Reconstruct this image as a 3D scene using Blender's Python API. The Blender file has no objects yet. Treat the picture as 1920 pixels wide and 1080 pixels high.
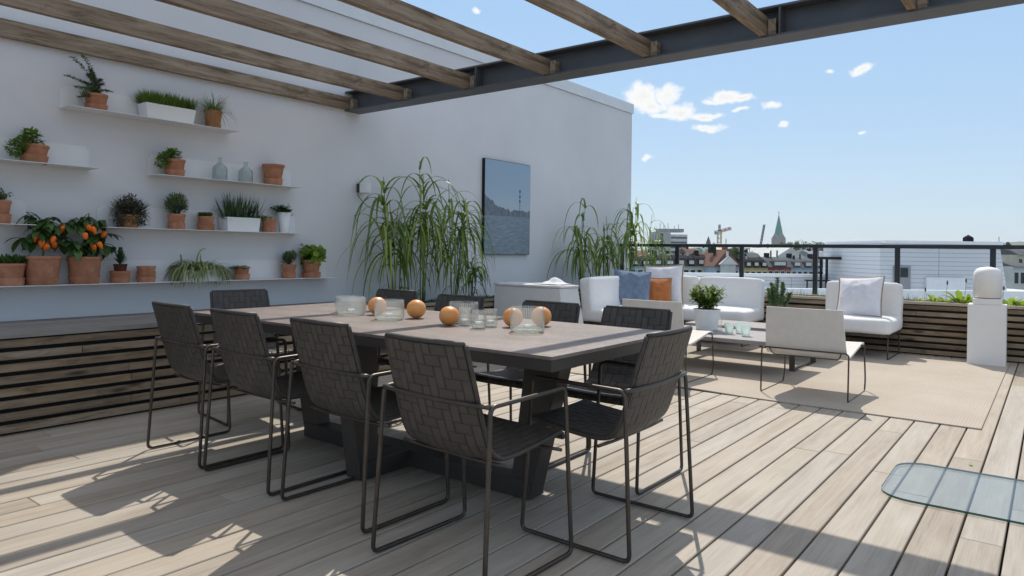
import bpy, bmesh, math, random
from mathutils import Vector, Matrix, noise
rnd = random.Random(7)
PI = math.pi
scene = bpy.context.scene
COL = scene.collection

# ------------------------------------------------------------------ camera
CR = Vector((0.61356, -0.78955, 0.0126266)).normalized()
FW = Vector((math.sin(0.9104344), math.cos(0.9104344), 0.0))
RT0 = Vector((math.cos(0.9104344), -math.sin(0.9104344), 0.0))
_c, _s = math.cos(0.0126266), math.sin(0.0126266)
# image x axis (right) and image y axis (down) after a 0.72 degree roll
DN0 = Vector((0, 0, -1))
RT = RT0 * _c - DN0 * _s
DN = RT0 * _s + DN0 * _c
FOC = 1310.49; CY = 470.435; H = 1.12
cam = bpy.data.cameras.new('camera'); camo = bpy.data.objects.new('camera', cam); COL.objects.link(camo)
mw = Matrix.Identity(4)
for i in range(3):
    mw[i][0] = RT[i]; mw[i][1] = -DN[i]; mw[i][2] = -FW[i]
mw[0][3] = 0; mw[1][3] = 0; mw[2][3] = H
camo.matrix_world = mw
cam.sensor_width = 36; cam.lens = FOC / 1920 * 36; cam.shift_y = -(540 - CY) / 1920
cam.clip_start = 0.05; cam.clip_end = 20000
scene.camera = camo

# ------------------------------------------------------------------ world, sun, exposure
SUN = Vector((0.67, 0.415, 1.0)).normalized()
world = bpy.data.worlds.new('World'); scene.world = world; world.use_nodes = True
wt = world.node_tree; wt.nodes.clear()
def wn(t, **k):
    n = wt.nodes.new(t)
    for a, b in k.items(): setattr(n, a, b)
    return n
out = wn('ShaderNodeOutputWorld'); bg = wn('ShaderNodeBackground')
sky = wn('ShaderNodeTexSky'); sky.sky_type = 'NISHITA'; sky.sun_disc = False
sky.sun_elevation = math.asin(SUN.z); sky.sun_rotation = math.atan2(SUN.x, SUN.y)
sky.altitude = 30; sky.air_density = 1.0; sky.dust_density = 0.4; sky.ozone_density = 2.0
tc = wn('ShaderNodeTexCoord')
nz = wn('ShaderNodeTexNoise'); nz.inputs['Scale'].default_value = 70; nz.inputs['Detail'].default_value = 9; nz.inputs['Roughness'].default_value = 0.68
wt.links.new(tc.outputs['Generated'], nz.inputs['Vector'])
nz2 = wn('ShaderNodeTexNoise'); nz2.inputs['Scale'].default_value = 22; nz2.inputs['Detail'].default_value = 5; wt.links.new(tc.outputs['Generated'], nz2.inputs['Vector'])
wsub = wn('ShaderNodeVectorMath', operation='SUBTRACT'); wt.links.new(nz2.outputs['Color'], wsub.inputs[0]); wsub.inputs[1].default_value = (.5, .5, .5)
wscl = wn('ShaderNodeVectorMath', operation='SCALE'); wt.links.new(wsub.outputs[0], wscl.inputs[0]); wscl.inputs['Scale'].default_value = .026
wdir = wn('ShaderNodeVectorMath', operation='ADD'); wt.links.new(tc.outputs['Generated'], wdir.inputs[0]); wt.links.new(wscl.outputs[0], wdir.inputs[1])
def wmath(op, a, b=None, clamp=False):
    n = wn('ShaderNodeMath', operation=op, use_clamp=clamp)
    for i, v in enumerate((a, b)):
        if v is None: continue
        if isinstance(v, (int, float)): n.inputs[i].default_value = v
        else: wt.links.new(v, n.inputs[i])
    return n.outputs[0]
def raydir(px, py):
    return (RT * ((px - 960) / FOC) + DN * ((py - CY) / FOC) + FW)
CLOUDS = [(1204, 182, 52, 42, 1), (1252, 177, 52, 36, 1), (1224, 203, 56, 24, 1), (1278, 210, 60, 26, 1), (1318, 216, 66, 14, 1), (1240, 217, 50, 12, .8),
          (1328, 239, 62, 16, .8), (1362, 180, 52, 22, 1), (1390, 183, 46, 16, 1), (1340, 188, 44, 9, .8), (1392, 207, 40, 9, .5), (1449, 198, 38, 14, .75),
          (1464, 232, 24, 13, .7), (1614, 130, 40, 15, .9), (1556, 128, 22, 12, .4), (1619, 247, 16, 8, .6), (1218, 296, 30, 11, .3), (893, 16, 22, 14, .5)]
field = None
for (px, py, w, h, s) in CLOUDS:
    c = raydir(px, py).normalized()
    r = RT0.copy(); u = Vector((0, 0, 1)); u = (u - c * u.dot(c)).normalized(); r = u.cross(c).normalized() * -1
    dep = raydir(px, py).length
    sx = (w / 2 * 1.35) / FOC / dep; sy = (h / 2 * 1.5) / FOC / dep
    def dot(v, off):
        n = wn('ShaderNodeVectorMath', operation='DOT_PRODUCT'); wt.links.new(wdir.outputs[0], n.inputs[0]); n.inputs[1].default_value = v
        return n.outputs['Value']
    a = wmath('DIVIDE', wmath('SUBTRACT', dot(r, 0), r.dot(c)), sx)
    b = wmath('DIVIDE', wmath('SUBTRACT', dot(u, 0), u.dot(c)), sy)
    e = wmath('SQRT', wmath('ADD', wmath('MULTIPLY', a, a), wmath('MULTIPLY', b, b)))
    e = wmath('MULTIPLY', wmath('SUBTRACT', 1.0, e), 1.0)
    e = wmath('SUBTRACT', e, (1 - s) * 0.38)
    field = e if field is None else wmath('MAXIMUM', field, e)
fld = wmath('ADD', field, wmath('MULTIPLY', wmath('SUBTRACT', nz.outputs['Fac'], 0.5), 1.35))
mask = wn('ShaderNodeMapRange', interpolation_type='SMOOTHSTEP'); mask.inputs['From Min'].default_value = 0.04; mask.inputs['From Max'].default_value = 0.66
wt.links.new(fld, mask.inputs['Value'])
shade = wn('ShaderNodeMapRange'); shade.inputs['From Min'].default_value = 0.3; shade.inputs['From Max'].default_value = 1.0
shade.inputs['To Min'].default_value = 7.2; shade.inputs['To Max'].default_value = 6.0
wt.links.new(fld, shade.inputs['Value'])
cloudc = wn('ShaderNodeCombineColor'); 
wt.links.new(shade.outputs[0], cloudc.inputs[0]); wt.links.new(shade.outputs[0], cloudc.inputs[1]); wt.links.new(shade.outputs[0], cloudc.inputs[2])
mix = wn('ShaderNodeMix', data_type='RGBA'); wt.links.new(mask.outputs[0], mix.inputs['Factor'])
# pale summer sky: physical sky plus elevation colours, unseen upper part brightened as added fill
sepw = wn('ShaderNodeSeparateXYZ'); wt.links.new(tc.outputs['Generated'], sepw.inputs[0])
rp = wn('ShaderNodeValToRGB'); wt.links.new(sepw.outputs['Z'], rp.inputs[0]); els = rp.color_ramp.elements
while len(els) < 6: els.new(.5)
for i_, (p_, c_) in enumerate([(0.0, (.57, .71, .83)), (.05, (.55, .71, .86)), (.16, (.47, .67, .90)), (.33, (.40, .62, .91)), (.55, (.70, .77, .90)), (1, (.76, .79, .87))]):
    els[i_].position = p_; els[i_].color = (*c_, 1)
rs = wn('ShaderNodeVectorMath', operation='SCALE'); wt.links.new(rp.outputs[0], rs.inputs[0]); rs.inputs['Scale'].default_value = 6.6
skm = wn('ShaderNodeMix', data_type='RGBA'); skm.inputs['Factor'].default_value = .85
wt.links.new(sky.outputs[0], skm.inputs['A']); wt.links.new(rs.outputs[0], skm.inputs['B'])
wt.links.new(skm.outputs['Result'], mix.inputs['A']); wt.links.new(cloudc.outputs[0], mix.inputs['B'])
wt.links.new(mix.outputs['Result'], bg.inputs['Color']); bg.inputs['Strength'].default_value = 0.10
wt.links.new(bg.outputs[0], out.inputs[0])
sl = bpy.data.lights.new('sun', 'SUN'); sl.energy = 2.75; sl.angle = math.radians(0.53); sl.color = (1.0, 0.945, 0.85)
so = bpy.data.objects.new('sun', sl); COL.objects.link(so); so.rotation_euler = SUN.to_track_quat('Z', 'Y').to_euler(); so.location = SUN * 50
scene.view_settings.view_transform = 'Standard'; scene.view_settings.look = 'None'
scene.view_settings.gamma = 1; scene.view_settings.exposure = 0.55

# ------------------------------------------------------------------ helpers
def tag(o, label=None, cat=None, group=None, kind=None):
    if label: o['label'] = label
    if cat: o['category'] = cat
    if group: o['group'] = group
    if kind: o['kind'] = kind
    return o
def thing(name, label, cat, loc=(0, 0, 0), rz=0, group=None):
    o = bpy.data.objects.new(name, None); COL.objects.link(o); o.location = loc; o.rotation_euler = (0, 0, rz)
    o.empty_display_size = 0.1
    return tag(o, label, cat, group)
def obj(name, bm, m, parent=None, smooth=False, auto=None):
    me = bpy.data.meshes.new(name); bm.normal_update(); bm.to_mesh(me); bm.free()
    for x in (m if isinstance(m, (list, tuple)) else [m]): me.materials.append(x)
    if smooth: me.shade_smooth()
    if auto is not None:
        me.shade_smooth()
        try: me.set_sharp_from_angle(angle=math.radians(auto))
        except Exception: pass
    o = bpy.data.objects.new(name, me); COL.objects.link(o)
    if parent: o.parent = parent
    return o
def copy_tree(o, loc=None, rz=None, label=None, parent=None):
    c = o.copy(); COL.objects.link(c)
    if parent is not None: c.parent = parent
    if loc is not None: c.location = loc
    if rz is not None: c.rotation_euler = (0, 0, rz)
    if label: c['label'] = label
    for ch in list(o.children): copy_tree(ch, parent=c)
    return c
NB = bmesh.new
def box(bm, x0, x1, y0, y1, z0, z1, mi=0, M=None):
    vs = [bm.verts.new((x, y, z)) for z in (z0, z1) for y in (y0, y1) for x in (x0, x1)]
    if M is not None:
        for v in vs: v.co = M @ v.co
    for f in ((0, 2, 3, 1), (4, 5, 7, 6), (0, 1, 5, 4), (1, 3, 7, 5), (3, 2, 6, 7), (2, 0, 4, 6)):
        fc = bm.faces.new([vs[i] for i in f]); fc.material_index = mi
    return vs
def hexa(bm, pts, mi=0):
    vs = [bm.verts.new(p) for p in pts]
    for f in ((0, 2, 3, 1), (4, 5, 7, 6), (0, 1, 5, 4), (1, 3, 7, 5), (3, 2, 6, 7), (2, 0, 4, 6)):
        fc = bm.faces.new([vs[i] for i in f]); fc.material_index = mi
def bevel(bm, w, seg=2):
    bmesh.ops.bevel(bm, geom=bm.edges[:], offset=w, segments=seg, profile=0.6, affect='EDGES')
def fillet(pts, rad, n=5):
    P = [Vector(p) for p in pts]; o = [P[0]]
    for i in range(1, len(P) - 1):
        a, b, c = P[i - 1], P[i], P[i + 1]
        d1 = (a - b); d2 = (c - b); r = min(rad, d1.length * .45, d2.length * .45)
        p0 = b + d1.normalized() * r; p1 = b + d2.normalized() * r
        for k in range(n + 1):
            t = k / n; o.append(p0 * (1 - t) ** 2 + b * 2 * t * (1 - t) + p1 * t * t)
    o.append(P[-1]); return o
def tube(bm, pts, r, seg=8, cap=True, radii=None):
    P = [Vector(p) for p in pts]; n = len(P); rings = []
    t0 = (P[1] - P[0]).normalized()
    up = Vector((0, 0, 1)) if abs(t0.z) < .9 else Vector((1, 0, 0))
    nrm = (up - t0 * up.dot(t0)).normalized()
    for i in range(n):
        if i == 0: t = (P[1] - P[0])
        elif i == n - 1: t = (P[-1] - P[-2])
        else: t = (P[i + 1] - P[i]).normalized() + (P[i] - P[i - 1]).normalized()
        t = t.normalized() if t.length > 1e-9 else t0
        nrm = (nrm - t * nrm.dot(t)); nrm = nrm.normalized() if nrm.length > 1e-6 else t.orthogonal().normalized()
        bi = t.cross(nrm)
        rr = radii[i] if radii else r
        rings.append([bm.verts.new(P[i] + (nrm * math.cos(2 * PI * k / seg) + bi * math.sin(2 * PI * k / seg)) * rr) for k in range(seg)])
    for i in range(n - 1):
        for k in range(seg):
            bm.faces.new((rings[i][k], rings[i][(k + 1) % seg], rings[i + 1][(k + 1) % seg], rings[i + 1][k]))
    if cap:
        bm.faces.new(rings[0][::-1]); bm.faces.new(rings[-1])
def lathe(bm, prof, seg=28, cx=0, cy=0, cz=0, rib=None, mi=0, close=True):
    rings = []
    for (r, z) in prof:
        ring = []
        for k in range(seg):
            a = 2 * PI * k / seg; rr = r
            if rib: rr = r + rib(a, r, z)
            ring.append(bm.verts.new((cx + rr * math.cos(a), cy + rr * math.sin(a), cz + z)))
        rings.append(ring)
    for i in range(len(rings) - 1):
        for k in range(seg):
            f = bm.faces.new((rings[i][k], rings[i][(k + 1) % seg], rings[i + 1][(k + 1) % seg], rings[i + 1][k])); f.material_index = mi
    if close:
        f = bm.faces.new(rings[0][::-1]); f.material_index = mi
        f = bm.faces.new(rings[-1]); f.material_index = mi

# ------------------------------------------------------------------ materials
class NT:
    def __init__(s, name):
        s.m = bpy.data.materials.new(name); s.m.use_nodes = True; s.t = s.m.node_tree; s.t.nodes.clear()
        s.o = s.n('ShaderNodeOutputMaterial'); s.b = s.n('ShaderNodeBsdfPrincipled'); s.l(s.b.outputs[0], s.o.inputs[0])
    def n(s, t, **k):
        x = s.t.nodes.new(t)
        for a, b in k.items(): setattr(x, a, b)
        return x
    def l(s, a, b): s.t.links.new(a, b)
    def val(s, inp, v):
        if isinstance(v, (int, float)): inp.default_value = v
        elif isinstance(v, (tuple, list)): inp.default_value = v if len(v) == len(inp.default_value) else (*v, 1)
        else: s.l(v, inp)
    def math(s, op, a, b=None, c=None, clamp=False):
        x = s.n('ShaderNodeMath', operation=op, use_clamp=clamp)
        for i, v in enumerate((a, b, c)):
            if v is not None: s.val(x.inputs[i], v)
        return x.outputs[0]
    def coord(s, scale=(1, 1, 1), kind='Object'):
        t = s.n('ShaderNodeTexCoord'); mp = s.n('ShaderNodeMapping'); s.l(t.outputs[kind], mp.inputs['Vector']); mp.inputs['Scale'].default_value = scale
        return mp.outputs[0]
    def noise(s, v, sc, det=4, rough=.55, dist=0):
        x = s.n('ShaderNodeTexNoise'); s.l(v, x.inputs['Vector']); x.inputs['Scale'].default_value = sc; x.inputs['Detail'].default_value = det
        x.inputs['Roughness'].default_value = rough; x.inputs['Distortion'].default_value = dist; return x.outputs['Fac']
    def ramp(s, f, stops):
        x = s.n('ShaderNodeValToRGB'); s.val(x.inputs[0], f); e = x.color_ramp.elements
        while len(e) < len(stops): e.new(0.5)
        for i, (p, c) in enumerate(stops): e[i].position = p; e[i].color = (*c, 1)
        return x.outputs[0]
    def mix(s, f, a, b, blend='MIX'):
        x = s.n('ShaderNodeMix', data_type='RGBA', blend_type=blend); s.val(x.inputs['Factor'], f); s.val(x.inputs['A'], a); s.val(x.inputs['B'], b); return x.outputs['Result']
    def bump(s, h, strength=.3, dist=.01):
        x = s.n('ShaderNodeBump'); s.l(h, x.inputs['Height']); x.inputs['Strength'].default_value = strength; x.inputs['Distance'].default_value = dist
        s.l(x.outputs[0], s.b.inputs['Normal']); return x
    def set(s, **k):
        for a, b in k.items(): s.val(s.b.inputs[{'color': 'Base Color', 'rough': 'Roughness', 'metal': 'Metallic', 'spec': 'Specular IOR Level', 'sheen': 'Sheen Weight', 'trans': 'Transmission Weight', 'sss': 'Subsurface Weight'}[a]], b)
        return s.m
def simple(name, c, rough=.5, metal=0, var=.12, sc=6, bump=0, bsc=60, spec=.5):
    t = NT(name); v = t.coord(); f = t.noise(v, sc, 5)
    lo = tuple(x * (1 - var) for x in c); hi = tuple(min(1, x * (1 + var)) for x in c)
    col = t.ramp(f, [(.3, lo), (.7, hi)])
    if bump: t.bump(t.noise(v, bsc, 4), bump, .004)
    return t.set(color=col, rough=rough, metal=metal, spec=spec)

def wood(name, stops, axis='X', island=.25, rough=.7, gscale=1.0, knots=True, hue=None):
    t = NT(name); S = {'X': (1.0, 14, 14), 'Y': (14, 1.0, 14), 'Z': (14, 14, 1.0)}[axis]; S = tuple(a * gscale for a in S)
    g = t.n('ShaderNodeNewGeometry'); ri = g.outputs['Random Per Island']
    tcn = t.n('ShaderNodeTexCoord'); add = t.n('ShaderNodeVectorMath', operation='ADD'); t.l(tcn.outputs['Object'], add.inputs[0])
    cx = t.n('ShaderNodeCombineXYZ'); off = t.math('MULTIPLY', ri, 37.0)
    for i in range(3): t.l(off, cx.inputs[i])
    t.l(cx.outputs[0], add.inputs[1])
    mp = t.n('ShaderNodeMapping'); t.l(add.outputs[0], mp.inputs['Vector']); mp.inputs['Scale'].default_value = S
    f1 = t.noise(mp.outputs[0], 2.2, 8, .62, .6); 
    mp2 = t.n('ShaderNodeMapping'); t.l(add.outputs[0], mp2.inputs['Vector']); mp2.inputs['Scale'].default_value = tuple(a * (1 if a < 2 else .25) for a in S)
    f2 = t.noise(mp2.outputs[0], 1.6, 5, .6, 1.4)
    mp3 = t.n('ShaderNodeMapping'); t.l(add.outputs[0], mp3.inputs['Vector']); mp3.inputs['Scale'].default_value = tuple(a * 2.2 if a < 2 else a * 5 for a in S)
    f3 = t.noise(mp3.outputs[0], 3.0, 4, .6)
    ff = t.math('ADD', t.math('MULTIPLY', f1, .42), t.math('ADD', t.math('MULTIPLY', f2, .34), t.math('MULTIPLY', f3, .24)))
    ff = t.math('ADD', ff, t.math('MULTIPLY', t.math('SUBTRACT', ri, .5), island))
    col = t.ramp(ff, stops)
    if hue:
        r2 = t.math('FRACT', t.math('MULTIPLY', ri, 7.77)); col = t.mix(t.math('MULTIPLY', r2, .55), col, t.ramp(ff, hue))
    if knots:
        vor = t.n('ShaderNodeTexVoronoi'); mpk = t.n('ShaderNodeMapping'); t.l(add.outputs[0], mpk.inputs['Vector'])
        mpk.inputs['Scale'].default_value = {'X': (1.3, 5, 5), 'Y': (5, 1.3, 5), 'Z': (5, 5, 1.3)}[axis]; t.l(mpk.outputs[0], vor.inputs['Vector']); vor.inputs['Scale'].default_value = 1.4
        kf = t.n('ShaderNodeMapRange'); t.l(vor.outputs['Distance'], kf.inputs['Value']); kf.inputs['From Min'].default_value = .05; kf.inputs['From Max'].default_value = .15
        kf.inputs['To Min'].default_value = .8; kf.inputs['To Max'].default_value = 0
        col = t.mix(kf.outputs[0], col, tuple(x * .35 for x in stops[0][1]))
        mpb = t.n('ShaderNodeMapping'); t.l(add.outputs[0], mpb.inputs['Vector']); mpb.inputs['Scale'].default_value = {'X': (1.6, 7, 7), 'Y': (7, 1.6, 7), 'Z': (7, 7, 1.6)}[axis]
        pb = t.n('ShaderNodeMapRange'); t.l(t.noise(mpb.outputs[0], 1.5, 7, .72, 1.0), pb.inputs['Value']); pb.inputs['From Min'].default_value = .53; pb.inputs['From Max'].default_value = .68; pb.inputs['To Max'].default_value = .75
        col = t.mix(pb.outputs[0], col, tuple(x * 1.1 for x in stops[0][1]))
    hb = t.math('ADD', f3, t.math('MULTIPLY', f1, .7)); t.bump(hb, .35, .004)
    return t.set(color=col, rough=rough, spec=.3)
MT = {}
MT['deck'] = wood('weathered_deck_wood', [(.30, (.20, .16, .115)), (.42, (.33, .27, .205)), (.54, (.415, .352, .278)), (.72, (.505, .44, .36))], 'X', .11, .62, .55, False,
                  [(.30, (.24, .22, .195)), (.44, (.345, .32, .285)), (.56, (.41, .385, .345)), (.72, (.50, .475, .435))])
SL = [(.30, (.09, .063, .040)), (.45, (.24, .165, .095)), (.58, (.35, .25, .155)), (.75, (.43, .34, .24))]
SLh = [(.30, (.08, .07, .055)), (.45, (.18, .155, .125)), (.58, (.26, .23, .19)), (.75, (.33, .30, .26))]
MT['slatX'] = wood('bench_slat_wood', SL, 'X', .16, .75, 1, True, SLh)
MT['slatY'] = wood('planter_slat_wood', SL, 'Y', .16, .75, 1, True, SLh)
MT['lid'] = wood('greyed_bench_top_wood', [(.32, (.16, .14, .12)), (.5, (.25, .225, .20)), (.68, (.34, .32, .295))], 'X', .15, .65, 1, False)
MT['capY'] = wood('pale_planter_cap_wood', [(.32, (.30, .25, .19)), (.5, (.45, .38, .29)), (.68, (.55, .48, .38))], 'Y', .1, .65, 1, False)
MT['rafter'] = wood('pergola_rafter_wood', [(.34, (.05, .032, .022)), (.44, (.18, .13, .085)), (.55, (.33, .255, .18)), (.70, (.45, .38, .30))], 'X', .16, .7, .7, True)
def plaster():
    t = NT('white_plaster'); v = t.coord(); a = t.noise(v, .8, 6, .6); b = t.noise(v, 120, 3); c = t.noise(v, 9, 5)
    col = t.ramp(a, [(.3, (.67, .67, .69)), (.7, (.755, .755, .775))]); t.bump(t.math('ADD', b, c), .18, .003)
    return t.set(color=col, rough=.9, spec=.2)
MT['plaster'] = plaster()
MT['white'] = simple('white_powder_coat', (.78, .78, .78), .38, var=.03)
MT['flash'] = simple('white_roof_flashing', (.74, .76, .78), .35, var=.04)
MT['steel'] = simple('dark_grey_painted_steel', (.085, .09, .10), .5, .0, .14, 5, .1, 40)
MT['railm'] = simple('anthracite_rail_metal', (.03, .036, .044), .38, .3, .1)
MT['tubem'] = simple('dark_bronze_tube', (.085, .072, .06), .38, .6, .2, 20)
MT['bwhite'] = simple('sofa_fabric_white', (.80, .80, .81), .9, 0, .03, 8, .35, 420)
def fabric(name, c, weave=900, b=.25, var=.06, wr=0):
    t = NT(name); v = t.coord(); w1 = t.noise(v, weave, 2); w2 = t.noise(v, 14, 5)
    lo = tuple(x * (1 - var) for x in c); hi = tuple(min(1, x * (1 + var)) for x in c)
    col = t.ramp(w2, [(.3, lo), (.7, hi)]); h = w1
    if wr:
        w3 = t.noise(t.coord((1, 1, 1)), 6, 3, .5, 1.2); h = t.math('ADD', w1, t.math('MULTIPLY', w3, wr))
    t.bump(h, b, .006); return t.set(color=col, rough=.92, spec=.15, sheen=.2)
MT['sofa'] = fabric('white_outdoor_upholstery', (.80, .79, .78), 600, .2, .025, 3)
MT['denim'] = fabric('blue_linen', (.19, .255, .35), 500, .8, .2, 6)
MT['rust'] = fabric('rust_orange_linen', (.50, .17, .055), 700, .35, .08, 3)
MT['pwhite'] = fabric('white_linen', (.80, .79, .82), 700, .4, .03, 6)
MT['beige'] = fabric('beige_linen', (.36, .28, .19), 700, .3, .1, 3)
MT['sling'] = fabric('cream_sling_fabric', (.70, .66, .605), 500, .3, .05)
MT['cover'] = fabric('pale_grey_cover', (.66, .66, .65), 700, .15, .03, 2)
def rugm():
    t = NT('sand_woven_rug'); v = t.coord()
    wx = t.n('ShaderNodeTexWave', wave_type='BANDS', bands_direction='X'); wx.inputs['Scale'].default_value = 22; wx.inputs['Distortion'].default_value = 2.5; wx.inputs['Detail Scale'].default_value = 3; t.l(v, wx.inputs['Vector'])
    wy = t.n('ShaderNodeTexWave', wave_type='BANDS', bands_direction='Y'); wy.inputs['Scale'].default_value = 17; wy.inputs['Distortion'].default_value = 2.5; wy.inputs['Detail Scale'].default_value = 3; t.l(v, wy.inputs['Vector'])
    h = t.math('MULTIPLY', wx.outputs['Fac'], wy.outputs['Fac']); a = t.noise(v, 2, 5); 
    col = t.mix(t.math('MULTIPLY', h, .5), t.ramp(a, [(.3, (.41, .355, .29)), (.7, (.47, .41, .34))]), (.63, .57, .49)); t.bump(h, .5, .004)
    return t.set(color=col, rough=.95, spec=.1)
MT['rug'] = rugm()
def weave():
    t = NT('dark_woven_strap'); uv = t.n('ShaderNodeUVMap'); sp = t.n('ShaderNodeSeparateXYZ'); t.l(uv.outputs[0], sp.inputs[0])
    c = .040
    x = t.math('DIVIDE', sp.outputs[0], c); y = t.math('DIVIDE', sp.outputs[1], c)
    i = t.math('FLOOR', x); j = t.math('FLOOR', y); fx = t.math('FRACT', x); fy = t.math('FRACT', y)
    m = t.math('FLOORED_MODULO', t.math('SUBTRACT', i, j), 4.0); W = t.math('LESS_THAN', m, 1.5)
    def pil(f):
        d = t.math('ABSOLUTE', t.math('SUBTRACT', t.math('MULTIPLY', f, 2), 1)); return t.math('SUBTRACT', 1, t.math('POWER', d, 10.0))
    # warp float covers m = 0..1 along y (m falls as j rises) ; weft float m = 2..3 along x
    vy = t.math('DIVIDE', t.math('ADD', t.math('SUBTRACT', 1, m), fy), 2.0)
    vx = t.math('DIVIDE', t.math('ADD', t.math('SUBTRACT', m, 2), fx), 2.0)
    soft = lambda q: t.math('ADD', t.math('MULTIPLY', q, .45), .55)
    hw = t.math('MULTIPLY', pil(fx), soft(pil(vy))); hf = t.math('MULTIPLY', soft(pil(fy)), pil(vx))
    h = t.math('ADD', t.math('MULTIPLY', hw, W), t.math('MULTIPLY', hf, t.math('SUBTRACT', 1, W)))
    # slight fall of each float toward its ends
    bow = t.math('ADD', t.math('MULTIPLY', t.math('MULTIPLY', t.math('SUBTRACT', 1, vy), W), .6), t.math('MULTIPLY', t.math('MULTIPLY', vx, t.math('SUBTRACT', 1, W)), .6))
    hh = t.math('ADD', h, bow); fine = t.noise(t.coord(), 260, 3)
    col = t.mix(h, (.024, .020, .018), t.ramp(t.math('ADD', t.math('MULTIPLY', fine, .5), t.math('MULTIPLY', W, .15)), [(.2, (.056, .049, .042)), (.6, (.086, .075, .065))]))  # dark gaps between straps, with their occlusion shade painted into the colour
    t.bump(t.math('ADD', hh, t.math('MULTIPLY', fine, .05)), .7, .006)
    return t.set(color=col, rough=.5, spec=.45)
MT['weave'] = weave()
MT['edge'] = simple('strap_edge_piping', (.05, .044, .038), .5, 0, .2, 30)
def tablem():
    t = NT('brown_grey_ceramic_top'); v = t.coord((1, .35, 1)); a = t.noise(v, 5, 8, .7, .8); b = t.noise(t.coord(), 40, 5, .6)
    f = t.math('ADD', t.math('MULTIPLY', a, .7), t.math('MULTIPLY', b, .3))
    col = t.ramp(f, [(.36, (.125, .094, .080)), (.5, (.195, .152, .132)), (.64, (.265, .215, .19))]); t.bump(b, .12, .002)
    return t.set(color=col, rough=.42, spec=.5)
MT['tabletop'] = tablem()
MT['tablem'] = simple('dark_taupe_table_metal', (.056, .048, .042), .5, .1, .1, 5)
MT['coffee'] = simple('grey_coffee_table_boards', (.27, .255, .25), .55, 0, .1, 10, .1, 80)
MT['coffeem'] = simple('taupe_leg_metal', (.10, .088, .078), .5, .2, .1, 8)
def terra(name, c, stain=.35):
    t = NT(name); v = t.coord(); a = t.noise(v, 16, 5, .6); b = t.noise(v, 90, 3)
    sp = t.n('ShaderNodeSeparateXYZ'); t.l(v, sp.inputs[0])
    oi = t.n('ShaderNodeObjectInfo'); 
    col = t.ramp(t.math('ADD', a, t.math('MULTIPLY', t.math('SUBTRACT', oi.outputs['Random'], .5), .22)), [(.3, tuple(x * .8 for x in c)), (.55, c), (.75, tuple(min(1, x * 1.15 + .03) for x in c))])
    lime = t.n('ShaderNodeMapRange'); t.l(t.noise(v, 7, 6, .7, .5), lime.inputs['Value']); lime.inputs['From Min'].default_value = .56; lime.inputs['From Max'].default_value = .72; lime.inputs['To Max'].default_value = .45
    col = t.mix(lime.outputs[0], col, (.52, .36, .26)); t.bump(b, .15, .002); return t.set(color=col, rough=.85, spec=.2)
MT['terra'] = terra('terracotta', (.44, .20, .115)); MT['terra_d'] = terra('dark_brown_plastic_pot', (.11, .035, .022))
MT['terra_m'] = terra('mossy_terracotta', (.38, .19, .085))
MT['soil'] = simple('potting_soil', (.03, .022, .016), .95, 0, .4, 60, .6, 120)
MT['gwhite'] = simple('glazed_white', (.80, .81, .80), .22, 0, .02)
MT['wwhite'] = simple('warm_white_paint', (.82, .80, .765), .55, 0, .03, 3, .1, 60)
MT['stem'] = simple('green_stem', (.09, .12, .035), .6, 0, .25, 20)
MT['twig'] = simple('woody_stem', (.10, .07, .045), .8, 0, .25, 20)
def leaf(name, a, b, c=None, rough=.5, tr=.35, stripes=False):
    t = NT(name); g = t.n('ShaderNodeNewGeometry'); v = t.coord(); n = t.noise(v, 9, 4)
    f = t.math('ADD', t.math('MULTIPLY', g.outputs['Random Per Island'], .6), t.math('MULTIPLY', n, .4))
    st = [(.15, a), (.6, b)] + ([(.92, c)] if c else [])
    col = t.ramp(f, st)
    if stripes:
        uv = t.n('ShaderNodeUVMap'); sp = t.n('ShaderNodeSeparateXYZ'); t.l(uv.outputs[0], sp.inputs[0])
        d = t.math('ABSOLUTE', t.math('SUBTRACT', sp.outputs[0], .5)); e = t.math('GREATER_THAN', d, .22); col = t.mix(e, (.10, .16, .035), (.50, .52, .27))
    t.set(color=col, rough=rough, spec=.35)
    tl = t.n('ShaderNodeBsdfTranslucent'); t.l(t.mix(.5, col, (.25, .35, .03)), tl.inputs['Color']); ms = t.n('ShaderNodeMixShader'); ms.inputs[0].default_value = tr
    t.l(t.b.outputs[0], ms.inputs[1]); t.l(tl.outputs[0], ms.inputs[2]); t.l(ms.outputs[0], t.o.inputs[0]); return t.m
MT['reed'] = leaf('reed_leaf', (.09, .16, .035), (.20, .31, .06), (.52, .56, .14), .4, .35)
MT['herb'] = leaf('herb_leaf', (.07, .15, .025), (.13, .24, .04), (.22, .34, .06), .5, .3)
MT['rosem'] = leaf('grey_green_leaf', (.075, .115, .06), (.15, .21, .11), (.26, .32, .19), .6, .2)
MT['thyme'] = leaf('purple_grey_leaf', (.035, .04, .035), (.075, .085, .07), (.13, .11, .10), .7, .2)
MT['dark'] = leaf('dark_green_leaf', (.025, .06, .018), (.05, .11, .028), (.11, .19, .045), .35, .2)
MT['grass'] = leaf('fine_grass_leaf', (.06, .12, .02), (.13, .22, .03), (.24, .33, .06), .5, .35)
MT['lettuce'] = leaf('bright_lettuce_leaf', (.07, .16, .015), (.20, .36, .03), (.42, .55, .06), .45, .4)
MT['hosta'] = leaf('lime_leaf', (.14, .26, .03), (.34, .48, .06), (.60, .66, .18), .45, .4)
MT['spider'] = leaf('striped_leaf', (.10, .16, .035), (.2, .28, .06), None, .45, .3, True)
MT['sedum'] = leaf('grey_succulent_leaf', (.07, .13, .06), (.13, .22, .10), (.2, .3, .13), .5, .15)
MT['aloe'] = leaf('aloe_leaf', (.03, .065, .03), (.065, .115, .05), (.11, .16, .07), .4, .15)
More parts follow.
